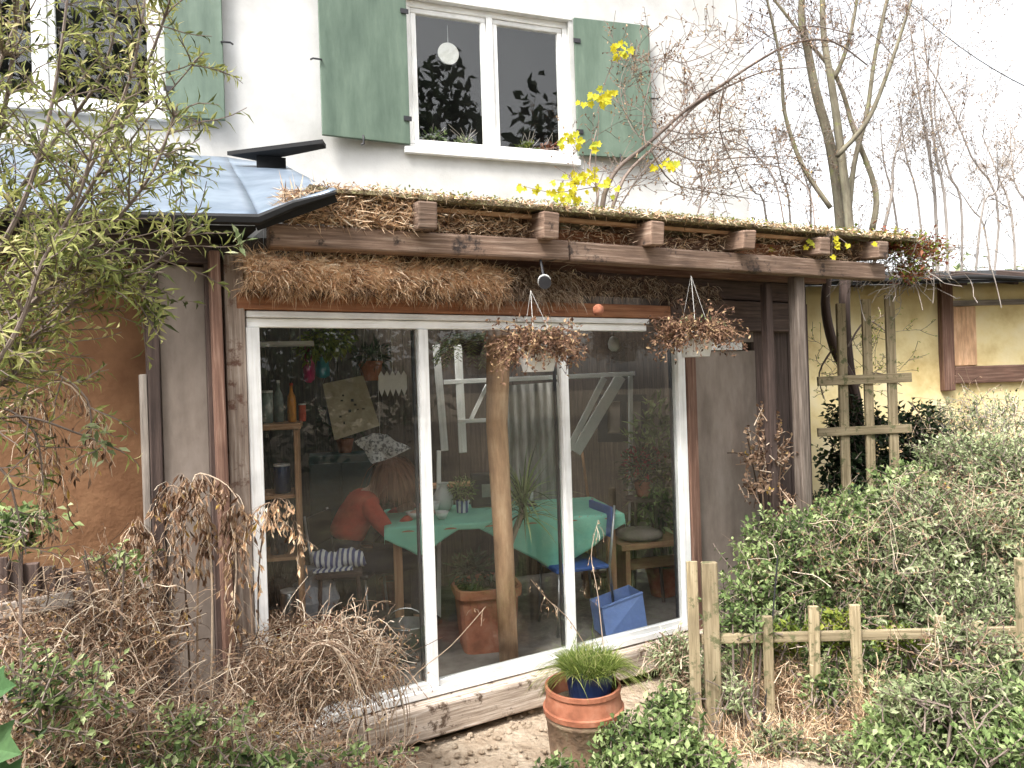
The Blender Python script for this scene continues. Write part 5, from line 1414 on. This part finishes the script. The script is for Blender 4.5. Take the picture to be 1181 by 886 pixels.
shrub('climber_on_boards', 'sparse withered climber on the dark boards right of the glass', W(890, 5.25, GZ),
      [bl(885, 520, 5.25, .22, .1, .35), bl(905, 600, 5.2, .15, .1, .3), bl(870, 560, 5.1, .1, .1, .15)], 150, 5, .035, .02, 'deadleaf', stem='drystem', cat='climber')
# ------------------------------------------------------------------ dead vegetation
def tangle(st, lf, blobs, n, L, lw=.004, up_=.3, nl=3, ls=.025, grav=-.16):
    for _ in range(n):
        c, rr = rnd.choices(blobs, [b[1].x*b[1].z for b in blobs])[0]
        d = Vector((rnd.gauss(0,1), rnd.gauss(0,1), rnd.gauss(0,1))).normalized(); q = rnd.random()**.5
        p = c+Vector((d.x*rr.x*q, d.y*rr.y*q, d.z*rr.z*q)); p.z = max(p.z, GZ)
        pts, de = wander(p, (rnd.gauss(0,1), rnd.gauss(0,1), rnd.gauss(up_,.8)), L*rnd.uniform(.3,1.3), 6, grav, .22)
        st.strip(pts, lw*rnd.uniform(.5,1.5), Vector((rnd.gauss(0,1), rnd.gauss(0,.4), rnd.gauss(0,1))).normalized(), taper=False)
        for k in range(nl):
            lf.leaf(pts[rnd.randint(1,6)], Vector((rnd.gauss(0,1), rnd.gauss(0,1), rnd.gauss(-.8,.8))), Vector((rnd.gauss(0,1), rnd.gauss(0,1), 1)), ls*rnd.uniform(.5,1.5), ls*rnd.uniform(.25,.55), fold=.8)
st = MB(); lf = MB()
WB = ([
                bl(250, 850, 3.0, .35, .25, .16), bl(340, 868, 3.2, .30, .2, .10), bl(430, 885, 3.3, .22, .15, .05), bl(300, 800, 3.25, .12, .1, .25)])
WB += [bl(50, 790, 2.8, .33, .3, .28), bl(30, 870, 2.6, .4, .3, .3), bl(150, 745, 3.0, .20, .14, .26), bl(140, 840, 2.9, .33, .25, .22), bl(50,740,2.85,.25,.2,.20), bl(130,680,3.05,.14,.08,.14)]
tangle(st, lf, WB, 2300, .16, .0032, .3, 5, .022)
tangle(st, lf, WB, 3600, .26, .0028, .9, 1, .02, -.1)
o = st.build('dead_weeds', M['drystem'], None); tag(o, kind='stuff'); o = lf.build('dead_weed_leaves', M['deadleaf'], None); tag(o, kind='stuff')
# the rounded dead bush in front of the left pane
t = thing('dead_bush', 'rounded brown dead bush in front of the bottom of the left pane', 'bush', W(385, 3.45, GZ))
st = MB(); lf = MB()
tangle(st, lf, [bl(375, 765, 3.45, .30, .18, .22), bl(335, 775, 3.4, .18, .15, .24), bl(425, 762, 3.5, .17, .12, .12)], 2600, .2, .0035, .3, 2, .02)
for k in range(70):
    a = rnd.uniform(-1.5, 1.5); b = rnd.uniform(.2, 1.2); q = [W(385+a*15, 3.45, GZ)]
    r_ = .36; pts = [W(385, 3.45, .25)+Vector((r_*math.sin(a+1.6*f)*math.cos(b), .16*math.cos(b*3), r_*1.3*math.cos(a+1.6*f)*1.0)) for f in [j/8 for j in range(-4, 5)]]
    pts = [Vector((p.x, p.y, max(p.z, 0))) for p in pts]
    if rnd.random() < .6: st.tube(pts, .0022, 3, cap=False)
st.build('stems', M['drystem'], t); lf.build('dead_leaves', M['deadleaf'], t)
def dead_plant(label, px, Y, tips, nleaf, ls=.05, mat='deadleaf', r=.005, name='dead_plant', pb=None):
    b = W(px, Y, GZ) if pb is None else pb
    t = thing(name, label, 'dead plant', b); st = MB(); lf = MB()
    for (P_) in tips:
        pts = limb(st, P_, r, r*.4, Y, Y+rnd.uniform(-.15,.15), n=5)
        for _ in range(nleaf):
            i = rnd.randint(len(pts)//3, len(pts)-1); p = pts[i]
            sp, de = wander(p, (rnd.gauss(0,1), rnd.gauss(0,1), rnd.gauss(0,.5)), rnd.uniform(.03,.12), 5, -.45, .2)
            st.strip(sp, .002, Vector((1,0,0)), taper=False)
            for k in range(2): lf.leaf(sp[rnd.randint(2,5)], Vector((rnd.gauss(0,.4), rnd.gauss(0,.4), -1)), Vector((rnd.gauss(0,1), -1, 0)), ls*rnd.uniform(.5,1.3), ls*rnd.uniform(.15,.35), fold=.9)
    st.build('stems', M['drystem'], t); lf.build('withered_leaves', M[mat], t)
dead_plant('tall drooping dead plant in front of the grey panel left of the glass', 225, 3.15, [[(225,900),(215,700),(208,600),(212,550)], [(240,900),(245,700),(238,600),(225,548),(262,560),(285,600)], [(250,900),(268,720),(272,640),(262,590)], [(205,900),(190,720),(178,640),(160,600),(150,620)], [(230,900),(228,680),(240,600),(200,560),(180,580)]], 75)
dead_plant('dead drooping flower head in front of the lower left corner of the glass', 300, 3.4, [[(300,900),(298,760),(300,640),(318,575),(340,600),(345,640)], [(295,900),(290,700),(285,610),(310,580),(325,600)]], 45, .045, 'straw')
dead_plant('reddish brown dead plant in front of the ochre wall', 120, 3.0, [[(120,900),(130,760),(150,680),(190,620),(240,570)], [(100,900),(110,780),(120,700),(125,660)], [(140,900),(160,780),(180,700),(200,650)], [(90,900),(70,760),(50,700),(30,690)]], 60, .035)
dead_plant('thin pale dead stalks leaning in front of the left pane', 420, 3.5, [[(430,900),(415,780),(405,730),(425,680)], [(430,880),(470,790),(520,745),(560,700)], [(400,880),(440,780),(510,735)], [(340,860),(310,760),(330,700),(355,665)], [(360,790),(395,705),(420,693),(455,697)], [(420,850),(430,720),(460,735)]], 6, .02, 'deadleaf', .0035)
dead_plant('long thin stalk with dry leaves leaning across the right of the mullion', 700, 4.1, [[(700,790),(690,690),(682,640),(690,600)], [(700,790),(660,720),(630,690),(612,668)]], 12, .02, 'straw', .003)
# arching green leaved stem bottom left
t = thing('broad_leaf_plant', 'plant with broad bright green leaves in the bottom left corner', 'plant', W(-20, 2.0, GZ))
m = MB(); s_ = MB()
for (px, py, dx, dz, L) in ((-18, 800, .9, .25, .11), (-25, 860, 1, -.1, .14), (-10, 905, 1, .0, .13), (-30, 830, .6, .8, .09)):
    p = at(px, py, 2.0); d = Vector((dx, -.2, dz)); m.lobed(p, d, Vector((0,-.8,.6)), L, rnd.random()); s_.tube([W(-25, 2.0, GZ), at(-35, 850, 2.0), p+d*.03], .004, 5)
m.build('leaves', M['broad'], t); s_.build('stems', M['nettle'], t)
# low green leaves along the bottom left
shrub('ground_weeds', 'low green weeds under the dead plants at the bottom edge', W(200, 2.9, GZ),
      [bl(60, 895, 2.6, .3, .2, .05), bl(180, 890, 2.7, .3, .2, .05), bl(290, 885, 2.8, .25, .2, .05), bl(20, 600, 2.7, .18, .1, .05)], 330, 7, .035, .016, 'nettle')
# ------------------------------------------------------------------ big bush top left
t = thing('overhanging_bush', 'large narrow leaved bush overhanging the left side of the picture', 'bush', W(-160, 2.1, GZ))
st = MB(); lf = MB()
heads = []
def along(pts, n, Lr=.17, lv=11, yv=0.0):
    for _ in range(n):
        f = .15+.85*rnd.random(); i = min(len(pts)-2, int(f*(len(pts)-1))); ax = (pts[i+1]-pts[i]).normalized()
        o = ax.orthogonal().normalized(); o.rotate(Matrix.Rotation(rnd.uniform(0,6.283), 3, ax))
        sp, de = wander(pts[i], ax*.5+o*.8+up(.12), Lr*rnd.uniform(.5,1.4), 5, -.02, .12)
        st.tube(sp, [.0026,.0022,.002,.0017,.0014,.001], 4, cap=False)
        b = min(1, max(0, rnd.gauss(.5,.2)))
        for k in range(lv):
            g = .1+.9*k/lv; j = min(4, int(g*5)); q = sp[j].lerp(sp[j+1], g*5-j); a2 = (sp[j+1]-sp[j]).normalized(); oo = a2.orthogonal().normalized(); oo.rotate(Matrix.Rotation(k*2.4+rnd.uniform(-.5,.5), 3, a2))
            lf.leaf(q, oo*.75+a2*.6+up(-.15), a2+up(.4)+oo*.2, rnd.uniform(.024,.055), rnd.uniform(.006,.011), r=min(1, max(0, b+rnd.gauss(0,.18))), droop=.2)
BR = [([(-150,520),(-60,380),(20,250),(60,120),(80,-20)], .010), ([(-150,520),(-20,360),(60,280),(130,170),(190,20),(200,-30)], .009), ([(-150,560),(-40,420),(60,330),(120,270),(175,200),(205,120)], .009),
      ([(-150,560),(-20,430),(50,380),(110,330),(170,310),(225,262)], .008), ([(-150,560),(-60,450),(20,300),(100,200),(150,90),(170,-20)], .009), ([(-140,480),(-60,300),(0,150),(20,0),(10,-40)], .010),
      ([(-150,560),(-40,470),(30,420),(60,350),(100,310),(150,330),(185,345)], .007), ([(-150,520),(-50,260),(-10,100),(40,-20)], .010), ([(-150,500),(-30,300),(50,180),(120,80),(140,-30)], .009),
      ([(-150,560),(-30,450),(20,380),(50,300),(90,230),(110,150)], .008), ([(-100,600),(0,420),(90,250),(160,150),(235,60)], .006), ([(-100,600),(-20,400),(20,330),(110,240),(185,175),(230,195)], .006)]
for k, (P_, r) in enumerate(BR):
    Y = 2.0+rnd.uniform(-.25,.3); pts = limb(st, P_, r, r*.3, Y, Y+rnd.uniform(-.1,.25), n=6); along(pts, 56)
for P_ in ([(-60,470),(0,430),(60,430),(100,460),(105,500)], [(-60,480),(0,470),(40,500),(50,560)], [(-60,500),(20,480),(90,500),(140,520)], [(-60,540),(0,540),(20,590),(30,640)]):
    pts = limb(st, P_, .005, .002, 2.15, n=5); along(pts, 9, .12, 7)
st.build('branches', M['twig'], t); lf.build('foliage', M['bushleaf'], t)
m = MB()
for (px, py) in ((125,520), (105,500), (270,282), (95,300), (210,200)):
    for k in range(9): p = at(px+rnd.gauss(0,9), py+rnd.gauss(0,8), 2.1); m.leaf(p, Vector((rnd.gauss(.4,.6), -.2, rnd.gauss(0,.6))), Vector((0,-.6,1)), .04, .016)
m.build('fresh_leaves', M['silver'], t)
dead_plant('withered drooping spray below the overhanging bush in front of the ochre wall', 40, 2.4, [[(-60,520),(10,470),(70,440),(105,480),(108,530)], [(-60,560),(0,480),(40,460),(60,500),(70,560)], [(-40,500),(30,500),(50,540),(45,600)]], 60, .035, 'deadleaf', .004, pb=W(-60, 2.4, GZ))
# dark compost bin, bottom left
cb = W(20, 2.95, GZ); t = thing('compost_bin', 'dark weathered slatted compost bin among the dead weeds at the left edge', 'compost bin', cb)
for k in range(8):
    a = at(-40+k*19, 636+k*3.4, 2.95+.03*k); m = MB(); b = Vector((a.x, a.y, GZ)); m.beam(b, a, .062, .02, side=(1,.25,0), jit=.004); m.build('slat', M['dark_wood'], t, bevel=.004)
m = MB(); m.beam(at(-60, 716, 2.8), at(85, 690, 2.95), .05, .06, side=(0,1,0), jit=.006); m.build('rail', M['grey_wood'], t, bevel=.008)
m = MB(); m.beam(at(-60, 770, 2.7), at(85, 712, 3.0), .09, .05, side=(0,1,0), jit=.006); m.build('rail', M['grey_wood'], t, bevel=.008)
# dry grass at the foot of the fence
st = MB(); lf = MB()
tangle(st, lf, [bl(870, 870, 3.85, .35, .15, .14), bl(960, 860, 3.9, .35, .12, .16), bl(900, 800, 4.1, .3, .06, .2), bl(1000, 830, 3.95, .15, .1, .25)], 2600, .2, .003, 1.2, 1, .016, -.08)
o = st.build('dry_grass', M['straw'], None); tag(o, kind='stuff'); o = lf.build('dry_grass_leaves', M['deadleaf'], None); tag(o, kind='stuff')
# rough grass over the garden ground
st = MB()
for _ in range(9000):
    x = rnd.uniform(-2.5, 7); y = rnd.uniform(2.6, 9)
    p = Vector((x, y, GZ-.03)); v = p-G.O
    if -.8 < v.dot(G.u) < 2.6 and v.dot(G.n) > -1.7: continue
    d = Vector((rnd.gauss(0,.4), rnd.gauss(0,.4), 1)).normalized(); pts = [p]; L = rnd.uniform(.05,.2)
    for j in range(3): d = (d+up(-.25)).normalized(); pts.append(pts[-1]+d*L/3)
    st.strip(pts, .005, Vector((rnd.gauss(0,1), rnd.gauss(0,1), 0)).normalized())
o = st.build('rough_grass', M['nettle'], None); tag(o, kind='stuff')
# far hedge beyond the neighbour, and hedges added behind the viewer to darken reflections
def hedge(name, x0, x1, y0, y1, h, n, L, mat, z0=GZ):
    m = MB()
    for _ in range(n):
        x = rnd.uniform(x0, x1); y = rnd.uniform(y0, y1); hh = h*(.8+.3*noise.noise(Vector((x*.35, y*.3, 1)))+.12*noise.noise(Vector((x*1.3, 0, 7))))
        z = z0+hh*rnd.random()**.8
        m.leaf(Vector((x, y, z)), Vector((rnd.gauss(0,1), rnd.gauss(0,1), rnd.gauss(0,.8))), Vector((rnd.gauss(0,1), rnd.gauss(0,1), 1)), L*rnd.uniform(.6,1.3), L*.5)
    o = m.build(name, M[mat], None); tag(o, kind='stuff'); return o
hedge('far_hedge', 5, 16, 12, 15, 4.3, 7000, .16, 'silver')
hedge('reflection_hedge', -12, 12, -8.0, -5.5, 4.6, 6000, .30, 'darkleaf')  # unseen, added so the sliding panes mirror dark leaves
hedge('tall_reflection_hedge', -28, 30, -19.0, -16, 20, 17000, .75, 'darkleaf')  # unseen, added this tall so the upper panes mirror less bright sky

# pale dead sprays and green weeds growing through the right hand shrubs and the dead mass
st = MB(); lf = MB()
tangle(st, lf, [bl(1120, 600, 4.7, .6, .35, .45), bl(1140, 500, 5.9, .6, .3, .3), bl(960, 660, 4.5, .5, .2, .35), bl(1100, 780, 3.6, .45, .2, .25)], 620, .34, .0034, .9, 3, .022, -.05)
o = st.build('dead_sprays', M['drystem'], None); tag(o, kind='stuff'); o = lf.build('dead_spray_leaves', M['deadleaf'], None); tag(o, kind='stuff')
shrub('creeping_weeds', 'green weeds creeping through the dead mass', W(100, 2.7, GZ), [bl(130, 640, 2.95, .22, .06, .05), bl(60, 800, 2.45, .3, .1, .2), bl(220, 840, 2.75, .3, .1, .12), bl(400, 868, 3.1, .3, .1, .08), bl(20, 600, 2.6, .15, .1, .06)], 170, 6, .03, .015, 'nettle')
shrub('yellowing_shrub', 'yellow-green leafy shrub rising behind the second and third pickets', W(955, 4.15, GZ), [bl(900, 735, 4.15, .18, .06, .09), bl(965, 722, 4.12, .16, .06, .10), bl(1040, 735, 4.12, .2, .05, .07)], 230, 8, .036, .02, 'limeleaf')
for (px, top, lean, lab) in ((893, 640, 14, 'thin dark cane standing up between the gate post and the first low picket'), (870, 700, 6, 'short pale green cane just right of the gate post')):
    b = W(px-lean, 3.95, GZ); e = at(px+lean*.3, top, 4.0); m = MB(); m.tube([b, b.lerp(e, .5), e], [.006,.005,.004], 6)
    o = m.build('garden_cane', M['dark' if lean > 10 else 'silver'], None); tag(o, lab, 'cane'); solo(o, b)

shrub('spilling_shrub', 'pale grey-green sprays spilling over the right part of the fence rail', W(1085, 3.85, GZ), [bl(1110, 740, 3.84, .18, .05, .12), bl(1160, 760, 3.8, .15, .06, .14), bl(1090, 800, 3.5, .35, .06, .10)], 420, 8, .042, .013, 'silver')
shrub('straggling_weeds', 'pale green weeds straggling over the dry grass at the foot of the fence', W(900, 3.75, GZ), [bl(890, 850, 3.8, .22, .06, .10), bl(960, 860, 3.75, .2, .06, .08), bl(850, 800, 3.9, .08, .05, .14), bl(1000, 870, 3.6, .15, .06, .08)], 150, 7, .038, .014, 'silver')
